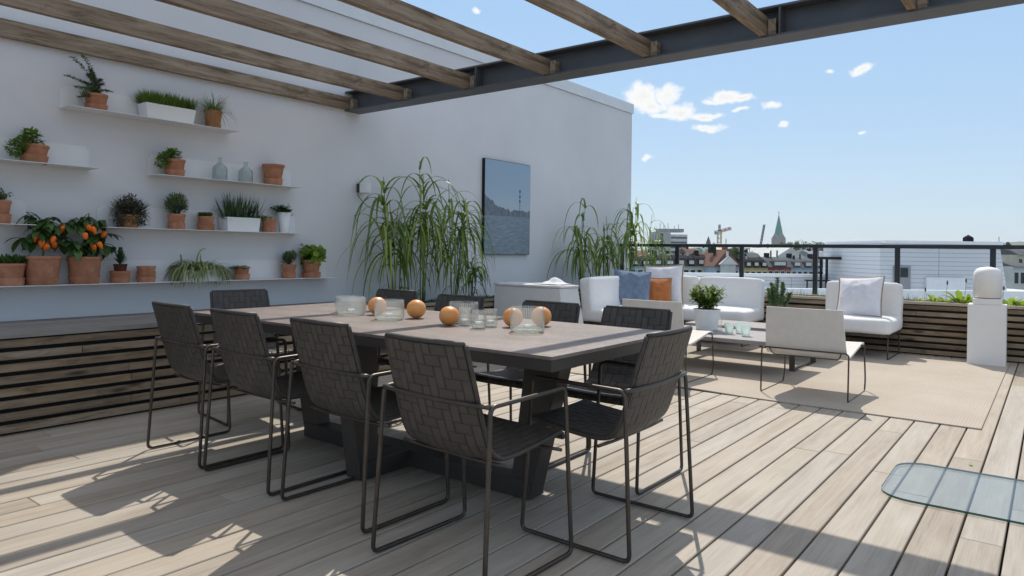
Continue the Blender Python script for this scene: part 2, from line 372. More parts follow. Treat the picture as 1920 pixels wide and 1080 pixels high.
MT['pepper'] = simple('orange_pepper_skin', (.80, .17, .01), .22, 0, .15, 10)
MT['grapef'] = None
def orange():
    t = NT('grapefruit_peel'); v = t.coord(); a = t.noise(v, 10, 4); b = t.noise(v, 220, 2)
    col = t.ramp(a, [(.3, (.74, .28, .07)), (.7, (.82, .38, .12))]); t.bump(b, .25, .002); return t.set(color=col, rough=.42, sss=.05)
MT['grapef'] = orange()
def glassm(name, tint=(.95, .98, .97), base=.06, milk=0.0, rough=.02, fres=1.0, milkc=(.9, .95, .93)):
    t = NT(name); tr = t.n('ShaderNodeBsdfTransparent'); tr.inputs[0].default_value = (*tint, 1); gl = t.n('ShaderNodeBsdfGlossy'); gl.inputs['Roughness'].default_value = rough
    lw = t.n('ShaderNodeLayerWeight'); lw.inputs[0].default_value = .5; f = t.math('ADD', t.math('MULTIPLY', t.math('POWER', lw.outputs['Facing'], 4.0), .8 * fres), base, clamp=True)
    m1 = t.n('ShaderNodeMixShader'); t.l(f, m1.inputs[0]); t.l(tr.outputs[0], m1.inputs[1]); t.l(gl.outputs[0], m1.inputs[2]); res = m1
    if milk:
        df = t.n('ShaderNodeBsdfDiffuse'); df.inputs[0].default_value = (*milkc, 1); tl = t.n('ShaderNodeBsdfTranslucent'); tl.inputs[0].default_value = (*milkc, 1)
        a = t.n('ShaderNodeAddShader'); t.l(df.outputs[0], a.inputs[0]); t.l(tl.outputs[0], a.inputs[1]); mh = t.n('ShaderNodeMixShader'); mh.inputs[0].default_value = .5; t.l(df.outputs[0], mh.inputs[1]); t.l(tl.outputs[0], mh.inputs[2])
        m2 = t.n('ShaderNodeMixShader'); m2.inputs[0].default_value = milk; t.l(m1.outputs[0], m2.inputs[1]); t.l(mh.outputs[0], m2.inputs[2]); res = m2
    t.l(res.outputs[0], t.o.inputs[0]); return t.m
MT['glass'] = glassm('clear_ribbed_glass', (.985, .99, .98), .05, .075, .02, 1.1, (.95, .95, .90))
def ribbed():
    m = MT['glass'].copy(); m.name = 'ribbed_bowl_glass'; tr = m.node_tree; co = tr.nodes.new('ShaderNodeTexCoord'); sp = tr.nodes.new('ShaderNodeSeparateXYZ'); tr.links.new(co.outputs['Object'], sp.inputs[0])
    at_ = tr.nodes.new('ShaderNodeMath'); at_.operation = 'ARCTAN2'; tr.links.new(sp.outputs[1], at_.inputs[0]); tr.links.new(sp.outputs[0], at_.inputs[1])
    mu = tr.nodes.new('ShaderNodeMath'); mu.operation = 'MULTIPLY'; tr.links.new(at_.outputs[0], mu.inputs[0]); mu.inputs[1].default_value = 44
    sn = tr.nodes.new('ShaderNodeMath'); sn.operation = 'SINE'; tr.links.new(mu.outputs[0], sn.inputs[0])
    mr = tr.nodes.new('ShaderNodeMapRange'); tr.links.new(sn.outputs[0], mr.inputs['Value']); mr.inputs['From Min'].default_value = -.2; mr.inputs['From Max'].default_value = 1; mr.inputs['To Min'].default_value = .03; mr.inputs['To Max'].default_value = .22
    for n in tr.nodes:
        if n.type == 'MIX_SHADER' and abs(n.inputs[0].default_value - .075) < 1e-4 and not n.inputs[0].is_linked: tr.links.new(mr.outputs[0], n.inputs[0])
    return m
MT['ribbed'] = ribbed()
MT['gbase'] = glassm('thick_glass_base', (.96, .98, .95), .10, .22, .02, 1.0, (.95, .98, .93))
MT['rglass'] = glassm('railing_glass', (.975, .99, .985), .01, 0, .01, .7)
MT['dglass'] = glassm('deck_glass_sheet', (.965, .985, .98), .035, .03, .02, .75, (.75, .8, .8))
MT['dgedge'] = simple('green_glass_edge', (.03, .10, .08), .15, 0, .1)
MT['bottle'] = glassm('grey_bottle_glass', (.90, .925, .915), .07, .03, .03, 1.2, (.6, .66, .64))
MT['frost'] = glassm('frosted_tumbler_glass', (.94, .98, .96), .06, .55, .2, .8, (.80, .88, .86))
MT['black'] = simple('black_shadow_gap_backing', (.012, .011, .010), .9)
MT['foliage_far'] = leaf('far_tree_leaf', (.035, .065, .018), (.07, .12, .03), (.14, .19, .045), .7, .2)
MT['foliage_dark'] = leaf('dark_tree_leaf', (.018, .04, .015), (.04, .075, .025), (.08, .12, .03), .7, .2)
exec_parts = []

def ptY(px, py, Y):
    d = raydir(px, py); return Vector((0, 0, H)) + d * (Y / d.y)
def ptX(px, py, X):
    d = raydir(px, py); return Vector((0, 0, H)) + d * (X / d.x)
def ptZ(px, py, z):
    d = raydir(px, py); return Vector((0, 0, H)) + d * ((z - H) / d.z)

# ------------------------------------------------------------------ the terrace: deck, wall
YW = 5.62
bm = NB(); pitch = .14965; y = .1435 - 34 * pitch; row = 0
while y < 5.62:
    x = -3.2 + rnd.uniform(-1.5, 0)
    while x < 11.2:
        L = rnd.choice((3.6, 4.2, 4.8, 5.4)) * rnd.uniform(.92, 1.05); x1 = min(x + L, 11.25)
        dz = rnd.uniform(-.0012, .0)
        vs = box(bm, x + .0012, x1 - .0012, y + .0045, y + pitch - .0045, -.026, dz)
        x = x1
    y += pitch; row += 1
bevel_edges = [e for e in bm.edges if abs(e.verts[0].co.z) < .002 and abs(e.verts[1].co.z) < .002]
bmesh.ops.bevel(bm, geom=bevel_edges, offset=.003, segments=1, affect='EDGES')
tag(obj('deck', bm, MT['deck']), kind='structure')
bm = NB(); box(bm, -4.8, 11.25, -5.0, 9.9, -.40, -.05); tag(obj('roof_slab', bm, MT['black']), kind='structure')
bm = NB(); box(bm, -4.8, 11.2, -5.0, 9.9, -22, -.41); tag(obj('building_body', bm, MT['plaster']), 'pale rendered block of flats carrying the roof terrace', 'building')
w = thing('house_wall', 'tall white plaster wall behind the shelves with a metal capping along its top', 'wall')
bm = NB(); box(bm, -5, 10.47, YW, YW + .45, -.02, 3.44); obj('wall', bm, MT['plaster'], w)
bm = NB(); box(bm, 3.72, 10.49, YW - .022, YW + .48, 3.443, 3.60); box(bm, -5, 3.718, YW - .02, YW + .47, 3.443, 4.02); obj('wall_cap', bm, MT['flash'], w)

# ------------------------------------------------------------------ benches and planters with horizontal slats
def slats(bm, axis, a0, a1, face, z0=.014, n=8, pitch=.0715, hgt=.045, th=.022, sgn=-1):
    for k in range(n):
        z = z0 + k * pitch; a = a0
        while a < a1 - .01:
            b = min(a1, a + rnd.uniform(2.6, 3.6))
            if a1 - b < .6: b = a1
            t0, t1 = (face, face - sgn * th) if sgn > 0 else (face, face + th)
            if axis == 'X': box(bm, a + .002, b - .002, min(t0, t1), max(t0, t1), z, z + hgt)
            else: box(bm, min(t0, t1), max(t0, t1), a + .002, b - .002, z, z + hgt)
            a = b
YB = 4.837
bn = thing('slatted_bench', 'long low bench of dark horizontal slats with a greyed board top under the shelves', 'bench', (0, YB, 0))
bm = NB(); slats(bm, 'X', -4, 4.55, 0); obj('slat_front', bm, MT['slatX'], bn)
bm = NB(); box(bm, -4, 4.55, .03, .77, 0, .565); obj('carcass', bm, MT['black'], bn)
bm = NB()
for k in range(5):
    x = -4
    while x < 4.55:
        x1 = min(4.55, x + rnd.uniform(2.2, 3.2)); box(bm, x + .001, x1 - .001, -.012 + k * .157, -.012 + k * .157 + .152, .570, .600); x = x1
obj('bench_top', bm, MT['lid'], bn)
pl = thing('wall_planter', 'slatted wooden planter box with tall reeds along the foot of the white wall', 'planter', (0, YB, 0))
bm = NB(); slats(bm, 'X', 4.56, 9.12, 0); obj('slat_front', bm, MT['slatX'], pl)
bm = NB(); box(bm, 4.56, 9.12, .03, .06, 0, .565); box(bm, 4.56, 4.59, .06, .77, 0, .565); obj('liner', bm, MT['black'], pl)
bm = NB(); box(bm, 4.56, 9.12, -.012, .06, .572, .596); obj('cap_board', bm, MT['lid'], pl)
bm = NB(); box(bm, 4.6, 10.4, .062, .775, .0, .54); obj('soil', bm, MT['soil'], pl)
XP = 9.13
pr = thing('edge_planter', 'slatted wooden planter box running below the glass railing at the roof edge', 'planter', (XP, 0, 0))
bm = NB(); slats(bm, 'Y', -4.6, 4.835, 0); obj('slat_front', bm, MT['slatY'], pr)
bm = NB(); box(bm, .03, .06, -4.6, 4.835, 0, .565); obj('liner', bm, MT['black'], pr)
bm = NB(); box(bm, -.012, .058, -4.6, 4.835, .572, .602); obj('cap_board', bm, MT['capY'], pr)
bm = NB(); box(bm, .062, .66, -4.6, 4.83, 0, .54); obj('soil', bm, MT['soil'], pr)
bm = NB(); box(bm, .662, .76, -4.6, 5.6, 0, .585); obj('back_board', bm, MT['capY'], pr)
bm = NB(); box(bm, 9.9, 11.2, -5, 5.6, -.02, .30); tag(obj('roof_edge', bm, MT['flash']), kind='structure')

# ------------------------------------------------------------------ pergola: steel beam and rafters
sb = thing('steel_beam', 'dark grey steel I-beam crossing above the terrace from the white wall', 'beam', (4.578, 0, 2.494))
bm = NB(); y0, y1 = -4.5, YW - .001
box(bm, -.098, .098, y0, y1, 0, .013); obj('bottom_flange', bm, MT['steel'], sb)
bm = NB(); box(bm, -.098, .098, y0, y1, .183, .196); obj('top_flange', bm, MT['steel'], sb)
bm = NB(); box(bm, -.005, .005, y0, y1, .0132, .1828); obj('web', bm, MT['steel'], sb)
for yy in (4.78, 3.90, 3.06, 2.20, 1.38, .55):
    bm = NB(); box(bm, -.095, -.0055, yy - .005, yy + .005, .0134, .1826)
    if yy in (3.90, 1.38): obj('stiffener', bm, MT['steel'], sb)
    else: bm.free()
RY = [(5.565, 'weathered timber rafter lying flat against the white wall'), (4.80, 'weathered timber rafter nearest the one on the wall'),
      (3.98, 'weathered timber rafter crossing above the top wall shelf, third out from the wall'), (3.145, 'weathered timber rafter, fourth out from the wall, with sky on both sides'),
      (2.28, 'weathered timber rafter, fifth out from the wall, ending against the open sky'), (1.459, 'weathered timber rafter near the top right, sixth out from the wall'),
      (.63, 'weathered timber rafter of which only the tip shows at the top edge')]
for k, (yy, lb) in enumerate(RY + [(-.2, 'weathered timber rafter beyond the frame, eighth out from the wall')]):
    if k == 7: continue
    r_ = thing('pergola_rafter', lb, 'rafter', (0, yy, 2.508), 0, 'timber rafters of the pergola')
    bm = NB(); box(bm, -2.5, 4.525, 0, .046, .0, .122); bevel(bm, .004, 2)
    for v in bm.verts: v.co.z += .006 * math.sin(v.co.x * .9 + k) * (0 if v.co.x > 4 else 1) * .0
    # subdivide along the length so the timber can bow a little
    geo = bmesh.ops.bisect_plane
    for xx in [i * .5 for i in range(-4, 9)]:
        bmesh.ops.bisect_plane(bm, geom=bm.verts[:] + bm.edges[:] + bm.faces[:], plane_co=(xx, 0, 0), plane_no=(1, 0, 0))
    for v in bm.verts:
        s = max(0, (4.2 - v.co.x)); v.co.y += .006 * math.sin(v.co.x * .8 + k * 1.7) * min(1, s); v.co.z += .005 * math.sin(v.co.x * .6 + k * 2.3) * min(1, s)
    obj('timber', bm, MT['rafter'], r_)
    bm = NB(); box(bm, 4.50, 4.566, -.052 if k else -.045, -.002, .0, .105); bevel(bm, .003, 1)
    obj('end_block', bm, MT['rafter'], r_)

# ------------------------------------------------------------------ railing with glass
XR = 10.1; ZR = 1.262
ra = thing('glass_railing', 'dark metal railing with clear glass panels along the roof edge', 'railing', (XR, 0, 0))
bm = NB(); box(bm, -.03, .03, -4.5, 5.60, ZR - .048, ZR); bevel(bm, .004, 2); obj('top_rail', bm, MT['railm'], ra)
ys = [5.566, 4.609, 3.603, 2.587, 1.591, .582, -.42, -1.42, -2.42, -3.42]
for yy in ys:
    bm = NB(); box(bm, -.018, .018, yy - .03, yy + .03, .305, ZR - .0482); bevel(bm, .003, 1); obj('post', bm, MT['railm'], ra)
for a, b in zip(ys[1:], ys[:-1]):
    bm = NB(); box(bm, -.005, .005, a + .035, b - .035, .33, ZR - .06); obj('glass_panel', bm, MT['rglass'], ra)
exec_parts.append('base')
# ------------------------------------------------------------------ rug and the loose glass sheet
bm = NB(); box(bm, 5.43, 8.95, .365, 3.62, .001, .009)
for xx in [5.43 + .12 * i for i in range(1, 29)]:
    bmesh.ops.bisect_plane(bm, geom=bm.verts[:] + bm.edges[:] + bm.faces[:], plane_co=(xx, 0, 0), plane_no=(1, 0, 0))
for yy in [.365 + .12 * i for i in range(1, 27)]:
    bmesh.ops.bisect_plane(bm, geom=bm.verts[:] + bm.edges[:] + bm.faces[:], plane_co=(0, yy, 0), plane_no=(0, 1, 0))
for v in bm.verts:
    e = max(0, 1 - (v.co.x - 5.43) / .2) * max(0, (math.sin(v.co.y * 2.4 + 1.9) - .3)) * .012
    v.co.z += e; v.co.x += .006 * math.sin(v.co.y * 3)
tag(obj('rug', bm, MT['rug']), 'sand coloured flat woven rug under the lounge furniture', 'rug')
gs = thing('glass_sheet', 'clear glass sheet with rounded corners lying flat on the deck boards', 'glass sheet', (3.965, -.08, .003), math.radians(.6))
def rrect(hx, hy, r, n=6):
    o = []
    for cx, cy, a0 in ((hx - r, hy - r, 0), (-hx + r, hy - r, 90), (-hx + r, -hy + r, 180), (hx - r, -hy + r, 270)):
        for k in range(n + 1):
            a = math.radians(a0 + 90 * k / n); o.append((cx + r * math.cos(a), cy + r * math.sin(a)))
    return o
bm = NB(); lo = [bm.verts.new((x, y, .001)) for x, y in rrect(.345, .73, .14)]; hi = [bm.verts.new((x, y, .011)) for x, y in rrect(.345, .73, .14)]
bm.faces.new(hi); bm.faces.new(lo[::-1])
for k in range(len(lo)):
    f = bm.faces.new((lo[k], lo[(k + 1) % len(lo)], hi[(k + 1) % len(lo)], hi[k])); f.material_index = 1
obj('glass_pane', bm, [MT['dglass'], MT['dgedge']], gs)

q = ptZ(1820, 872, .002); bm = NB(); u_ = (.018, .008); vs = [bm.verts.new((math.cos(a) * u_[0] * (1 + .2 * math.sin(3 * a)), math.sin(a) * u_[1], .004 + .004 * math.cos(2 * a))) for a in [i * PI / 6 for i in range(12)]]; bm.faces.new(vs)
o = obj('fallen_leaf', bm, MT['hosta']); o.location = q; o.rotation_euler = (0, 0, .4); tag(o, 'tiny green leaf fallen on the deck behind the glass sheet', 'leaf')
# ------------------------------------------------------------------ dining table
TC = (2.58, 2.675)
dt = thing('dining_table', 'large rectangular dining table with a brown grey top on dark tapered legs', 'table', (*TC, 0))
bm = NB(); box(bm, -.527, .527, -1.266, 1.266, .731, .745); bevel(bm, .002, 2); obj('tabletop', bm, MT['tabletop'], dt)
bm = NB(); box(bm, -.525, .525, -1.264, 1.264, .688, .7308); bevel(bm, .0015, 1); obj('apron', bm, MT['tablem'], dt)
bm = NB(); box(bm, -.055, .055, -.83, .83, .008, .088); box(bm, -.36, -.0553, -.055, .055, .008, .0875); box(bm, .0553, .36, -.055, .055, .008, .0875)
obj('cross_base', bm, MT['tablem'], dt)
def tleg(dx, dy, r0, r1, w0, w1):
    bm = NB(); t = .05; P = Vector((dx, dy, 0)); S = Vector((-dy, dx, 0)); pts = []
    for z, rc, wd in ((.008, r0, w0), (.687, r1, w1)):
        for sgn in (-1, 1):
            for e in (-1, 1):
                p = P * (rc + e * wd / 2) + S * (sgn * t); pts.append((p.x, p.y, z))
    order = [0, 1, 2, 3, 4, 5, 6, 7]; hexa(bm, [pts[i] for i in order]); bmesh.ops.recalc_face_normals(bm, faces=bm.faces[:]); bevel(bm, .003, 1)
    return bm
for dx, dy, r0, r1 in ((0, -1, .77, .90), (0, 1, .77, .90), (-1, 0, .31, .37), (1, 0, .31, .37)):
    obj('leg', tleg(dx, dy, r0, r1, .115, .20), MT['tablem'], dt)

# ------------------------------------------------------------------ woven dining armchair (local +x is forward)
def spline(P, n=8):
    P = [Vector(p) for p in P]; Q = [P[0] * 2 - P[1]] + P + [P[-1] * 2 - P[-2]]; o = []
    for i in range(1, len(Q) - 2):
        for k in range(n):
            t = k / n; a, b, c, d = Q[i - 1:i + 3]
            o.append(.5 * ((2 * b) + (c - a) * t + (2 * a - 5 * b + 4 * c - d) * t * t + (3 * b - a - 3 * c + d) * t ** 3))
    o.append(P[-1]); return o
def shell_mesh(prof, halfw, th, curve=.0, nx=10):
    bm = NB(); uvl = bm.loops.layers.uv.new('UVMap'); pts = spline([(p[0], 0, p[1]) for p in prof], 6); n = len(pts)
    arc = [0]
    for i in range(1, n): arc.append(arc[-1] + (pts[i] - pts[i - 1]).length)
    top = []; bot = []
    for i in range(n):
        t = (pts[min(i + 1, n - 1)] - pts[max(i - 1, 0)]).normalized(); nn = Vector((-t.z, 0, t.x))  # normal
        if i < n * .45 and nn.x < 0: nn = -nn
        if nn.z < 0 and i > n * .55: nn = -nn
        if i == 0: pass
        ra = []; rb = []
        for k in range(nx + 1):
            s = -1 + 2 * k / nx; hw = halfw(arc[i] / arc[-1]); bow = curve * (1 - s * s) * (1 if i < n * .5 else .5)
            base = pts[i] - nn * bow
            ra.append(bm.verts.new(base + nn * th / 2 + Vector((0, s * hw, 0)))); rb.append(bm.verts.new(base - nn * th / 2 + Vector((0, s * hw, 0))))
        top.append(ra); bot.append(rb)
    def q(a, b, c, d, uvs, mi=0):
        f = bm.faces.new((a, b, c, d)); f.material_index = mi
        for l, uv in zip(f.loops, uvs): l[uvl].uv = uv
    hw0 = halfw(.5)
    for i in range(n - 1):
        for k in range(nx):
            u0 = (k / nx) * 2 * hw0; u1 = ((k + 1) / nx) * 2 * hw0; v0, v1 = arc[i], arc[i + 1]
            q(top[i][k], top[i][k + 1], top[i + 1][k + 1], top[i + 1][k], ((u0, v0), (u1, v0), (u1, v1), (u0, v1)))
            q(bot[i][k + 1], bot[i][k], bot[i + 1][k], bot[i + 1][k + 1], ((u1, v0), (u0, v0), (u0, v1), (u1, v1)))
        for k in (0, nx): q(top[i][k], bot[i][k], bot[i + 1][k], top[i + 1][k], ((0, 0),) * 4, 1)
    for i in (0, n - 1):
        for k in range(nx): q(top[i][k], top[i][k + 1], bot[i][k + 1], bot[i][k], ((0, 0),) * 4, 1)
    bmesh.ops.recalc_face_normals(bm, faces=bm.faces[:]); return bm, pts
CH = thing('woven_armchair', 'x', 'chair', group='woven dining armchairs around the table')
prof = [(-.016, .812), (.0, .76), (.018, .70), (.047, .60), (.072, .52), (.10, .455), (.145, .418), (.22, .412), (.32, .42), (.42, .431), (.487, .440), (.505, .432), (.508, .414)]
bm, pts = shell_mesh(prof, lambda a: .192 + .012 * min(1, a * 2.2), .020, .012, 12)
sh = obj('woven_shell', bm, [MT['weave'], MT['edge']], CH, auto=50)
bm = NB()
for s in (-1, 1): tube(bm, [(p.x, s * (.1965 + .012 * min(1, i / len(pts) * 2.2)), p.z) for i, p in enumerate(pts)][::2] + [(pts[-1].x, s * .2085, pts[-1].z)], .0085, 6)
tube(bm, fillet([(-.018, -.19, .815), (-.03, 0, .815), (-.018, .19, .815)], .3, 6), .0095, 6)
obj('piping', bm, MT['edge'], CH, smooth=True)
for s in (-1, 1):
    bm = NB(); P = [(.05, s * .262, .615), (.445, s * .262, .622), (.485, s * .272, .010), (0.0, s * .275, .010), (.036, s * .262, .613)]
    loop = fillet([(.25, s * .262, .6185)] + [P[1], P[2], P[3], (.034, s * .262, .616)] + [(.25, s * .262, .6185)], .028, 5)
    tube(bm, loop, .0084, 8, cap=False); obj('side_frame', bm, MT['tubem'], CH, smooth=True)
bm = NB(); tube(bm, fillet([(.034, -.262, .616), (.025, -.2, .614), (.02, 0, .611), (.025, .2, .614), (.034, .262, .616)], .05, 4), .0084, 8); obj('back_rail', bm, MT['tubem'], CH, smooth=True)
for x_ in (.14, .42): bm = NB(); tube(bm, fillet([(x_, -.266, .40), (x_, -.15, .395), (x_, .15, .395), (x_, .266, .40)], .05, 3), .0065, 8); obj('seat_bar', bm, MT['tubem'], CH, smooth=True)
for x_ in (.04, .44):
    for s in (-1, 1): bm = NB(); box(bm, x_ - .014, x_ + .014, s * .274 - .006, s * .274 + .006, .0005, .006); obj('glide', bm, MT['glass'], CH)
spots = [  # back-foot centre x, y, angle, label
    (1.814, 3.653, 0, 'woven armchair nearest the slatted bench on the near long side, leftmost in the photo'),
    (1.812, 3.051, 0, 'woven armchair on the near long side, second from the slatted bench'),
    (1.812, 2.402, -1, 'woven armchair on the near long side, third from the slatted bench'),
    (1.708, 1.688, -2, 'large foreground woven armchair by the near table corner, closest to the camera'),
    (2.515, 1.19, 90, 'woven armchair at the right end of the table with sunlight on its back'),
    (3.375, 1.775, 180, 'woven armchair on the far long side right in front of a cream lounge chair'),
    (3.385, 2.345, 180, 'woven armchair on the far long side in front of the tapered white box'),
    (3.42, 3.09, 181, 'woven armchair on the far long side with the tall reeds directly behind it'),
    (3.53, 3.82, 182, 'woven armchair on the far long side just behind the leftmost free grapefruit'),
    (2.70, 4.50, -98, 'woven armchair at the far left head of the table against the slatted bench')]
for i, (x, y, a, lb) in enumerate(spots):
    if i == 0: CH.location = (x, y, 0); CH.rotation_euler = (0, 0, math.radians(a)); CH['label'] = lb
    else: copy_tree(CH, (x, y, 0), math.radians(a), lb)

# ------------------------------------------------------------------ on the table: ribbed glass bowls, small glasses, grapefruits
ZT = .7455
def bowl(x, y, r, h, label, name='ribbed_glass_bowl', cat='glass bowl', group='ribbed glass bowls on the dining table', ribs=44):
    t = thing(name, label, cat, (x, y, ZT), rnd.random(), group)
    th = .0035; rib = lambda a, rr, z: (.0020 * math.cos(a * ribs) if rr > r * .93 and .012 < z < h - .012 else 0)
    bm = NB(); lathe(bm, [(r * .90, 0), (r * .965, .004), (r, .014), (r, h * .5), (r, h - .012), (r * .985, h), (r * .985 - th, h), (r - th * 1.6, h - .012), (r - th * 1.6, .024), (r * .8, .018), (.002, .017)], ribs * 4, rib=rib)
    obj('glass_wall', bm, MT['ribbed' if ribs > 30 else 'glass'], t, smooth=True)
    bm = NB(); lathe(bm, [(r * .88, .001), (r * .94, .005), (r * .945, .013), (r * .86, .0165), (.002, .0165)], 40); obj('glass_foot', bm, MT['gbase'], t, smooth=True)
    bm = NB(); lathe(bm, [(.019, .0178), (.019, .032), (.017, .033), (.002, .0315)], 24); obj('tealight', bm, MT['gwhite'], t, smooth=True)
    return t
for i, (x, y, r, h, lb) in enumerate([(2.68, 3.29, .085, .095, 'ribbed clear glass bowl half hidden behind another, furthest left on the table'),
        (2.585, 3.16, .080, .10, 'ribbed clear glass bowl in front of its half hidden twin at the left'),
        (2.555, 2.81, .077, .105, 'ribbed clear glass bowl between two grapefruits on the table'),
        (2.735, 2.44, .076, .105, 'ribbed clear glass bowl behind the grapefruit and the small plain glasses'),
        (2.615, 1.935, .078, .115, 'ribbed clear glass bowl nearest the table corner with two grapefruits behind it')]):
    bowl(x, y, r, h, lb)
for x, y, r, h, lb in ((2.56, 2.185, .034, .088, 'small clear votive glass at the front of the little cluster on the table'),
                       (2.655, 2.19, .032, .088, 'small clear votive glass, rightmost of the little cluster on the table'),
                       (2.61, 2.32, .032, .09, 'small clear votive glass tucked beside the grapefruit in the little cluster')):
    bowl(x, y, r, h, lb, 'votive_glass', 'glass', 'small glasses on the dining table', 20)
def fruit(x, y, r, lb):
    bm = NB(); bmesh.ops.create_icosphere(bm, subdivisions=4, radius=r)
    for v in bm.verts:
        n = v.co.normalized(); v.co *= 1 + .02 * noise.noise(n * 2.1 + Vector((x, y, 0)) * 5); v.co.z *= .96
        v.co.z += -.003 * math.exp(-((n.x ** 2 + n.y ** 2) / .02)) * (1 if n.z > 0 else -1)
    o = obj('grapefruit', bm, MT['grapef'], smooth=True); o.location = (x, y, ZT + r * .955); o.rotation_euler = (0, 0, x * 9)
    tag(o, lb, 'grapefruit', 'grapefruits on the dining table')
for a in ((2.69, 3.06, .053, 'orange grapefruit between the left ribbed bowls'), (2.70, 2.755, .053, 'orange grapefruit standing free right of the third ribbed bowl'),
          (2.555, 2.375, .050, 'orange grapefruit in the middle of the table left of the small glasses'),
          (2.725, 2.105, .050, 'orange grapefruit peeking out on the left behind the bowl nearest the table corner'), (2.86, 2.03, .051, 'orange grapefruit peeking out on the right behind the bowl nearest the table corner')): fruit(*a)

# ------------------------------------------------------------------ wall shelves
ZS = {1: 2.100, 2: 1.680, 3: 1.676, 4: 1.257, 5: .845}
def shelf(x0, x1, z, label, ph=.165, depth=.19):
    t = thing('wall_shelf', label, 'shelf', (x0, YW, z), 0, 'white metal shelves on the wall')
    L = x1 - x0; bm = NB(); box(bm, .0, L, -depth, -.001, -.004, .0); obj('shelf_plate', bm, MT['white'], t)
    n = max(1, round(L / 1.3)); 
    for k in range(n):
        a, b = k * L / n, (k + 1) * L / n; bm = NB()
        box(bm, a + .004, b - .004, -.0045, -.001, .0005, ph); e = [ed for ed in bm.edges if abs(ed.verts[0].co.x - ed.verts[1].co.x) < 1e-6 and abs(ed.verts[0].co.z - ed.verts[1].co.z) < 1e-6 and ed.verts[0].co.z > .1]
        bmesh.ops.bevel(bm, geom=e, offset=.02, segments=4, affect='EDGES'); obj('back_plate', bm, MT['white'], t)
shelf(1.945, 3.235, ZS[1], 'topmost white metal wall shelf, with a long white trough planter in its middle')
shelf(.4, 2.15, ZS[2], 'white metal wall shelf cut by the left edge, holding one tilted oregano pot')
shelf(2.56, 3.87, ZS[3], 'white metal wall shelf carrying two glass bottles')
shelf(.3, 1.755, ZS[4], 'white metal wall shelf behind the pepper plants, reaching the left edge of the photo')
shelf(2.20, 3.92, ZS[4], 'white metal wall shelf carrying the bushy grey plant and a white trough of aloe', )
shelf(-.5, 4.275, ZS[5], 'longest and lowest white metal wall shelf, carrying the two orange pepper plants')

# ------------------------------------------------------------------ plant builders
def lf(bm, p, d, L, W, droop=.3, seg=3, fold=.25, mi=0, uvl=None, tip=1.0):
    """one leaf: a tapering folded strip from p along d"""
    d = Vector(d).normalized(); side = d.cross(Vector((0, 0, 1)))
    side = side.normalized() if side.length > .05 else Vector((math.cos(p[0] * 99), math.sin(p[0] * 99), 0)); c = Vector(p); rows = []
    for i in range(seg + 1):
        t = i / seg; w = W * .5 * (math.sin(PI * (t * .86 + .10)) ** .8 if tip else (1 - t) ** .6)
        if i == seg: w = W * .03
        up = side.cross(d).normalized()
        rows.append((bm.verts.new(c - side * w + up * w * fold), bm.verts.new(c), bm.verts.new(c + side * w + up * w * fold)))
        d = (d + Vector((0, 0, -droop / seg))).normalized(); c = c + d * (L / seg); side = (side - d * side.dot(d)).normalized()
    for i in range(seg):
        for k in (0, 1):
            f = bm.faces.new((rows[i][k], rows[i][k + 1], rows[i + 1][k + 1], rows[i + 1][k])); f.smooth = True
            if uvl:
                us = (0, .5, 1); 
                for l, uv in zip(f.loops, ((us[k], i / seg), (us[k + 1], i / seg), (us[k + 1], (i + 1) / seg), (us[k], (i + 1) / seg))): l[uvl].uv = uv
def rv(a, b): return rnd.uniform(a, b)
def pot_mesh(r0, r1, h, rim=.018, th=.006, seg=32):
    bm = NB(); lathe(bm, [(r0 * .96, 0), (r0, .004), (r0 + (r1 - r0) * .8, h * (1 - rim / h) - .001), (r1, h - rim), (r1 * 1.015, h - rim * .4), (r1 * 1.0, h), (r1 - th, h), (r1 - th * 1.6, h - rim), (r0 + (r1 - r0) * .5 - th, h * .5), (.003, h * .5)], seg); return bm
def saucer_mesh(r, h, seg=32):
    bm = NB(); lathe(bm, [(r * .90, 0), (r * .93, .003), (r, h), (r - .005, h), (r * .88, .008), (.003, .007)], seg); return bm
def potted(name, label, cat, x, z, w, h, y=YW - .095, mat='terra', saucer=.34, sw=1.03, r0=.76, tilt=0):
    """pot w wide at the rim, h in total height with its saucer; returns root and the height of the soil"""
    t = thing(name, label, cat, (x, y, z), rv(0, 6))
    r1 = w / 2; zz = 0
    if saucer:
        sh_ = h * saucer; obj('saucer', saucer_mesh(r1 * sw * .97, sh_), MT[mat], t, smooth=False, auto=40); zz = .008
    ph = h - zz; p = obj('pot', pot_mesh(r1 * r0, r1, ph, min(.02, h * .15)), MT[mat], t, auto=40); p.location = (0, 0, zz)
    bm = NB(); lathe(bm, [(r1 * .90, 0), (r1 * .6, .004), (.003, .006)], 20, close=True); s = obj('soil', bm, MT['soil'], t, smooth=True); s.location = (0, 0, h - .022)
    if tilt: t.rotation_euler = (0, tilt, 0)
    return t, h - .018
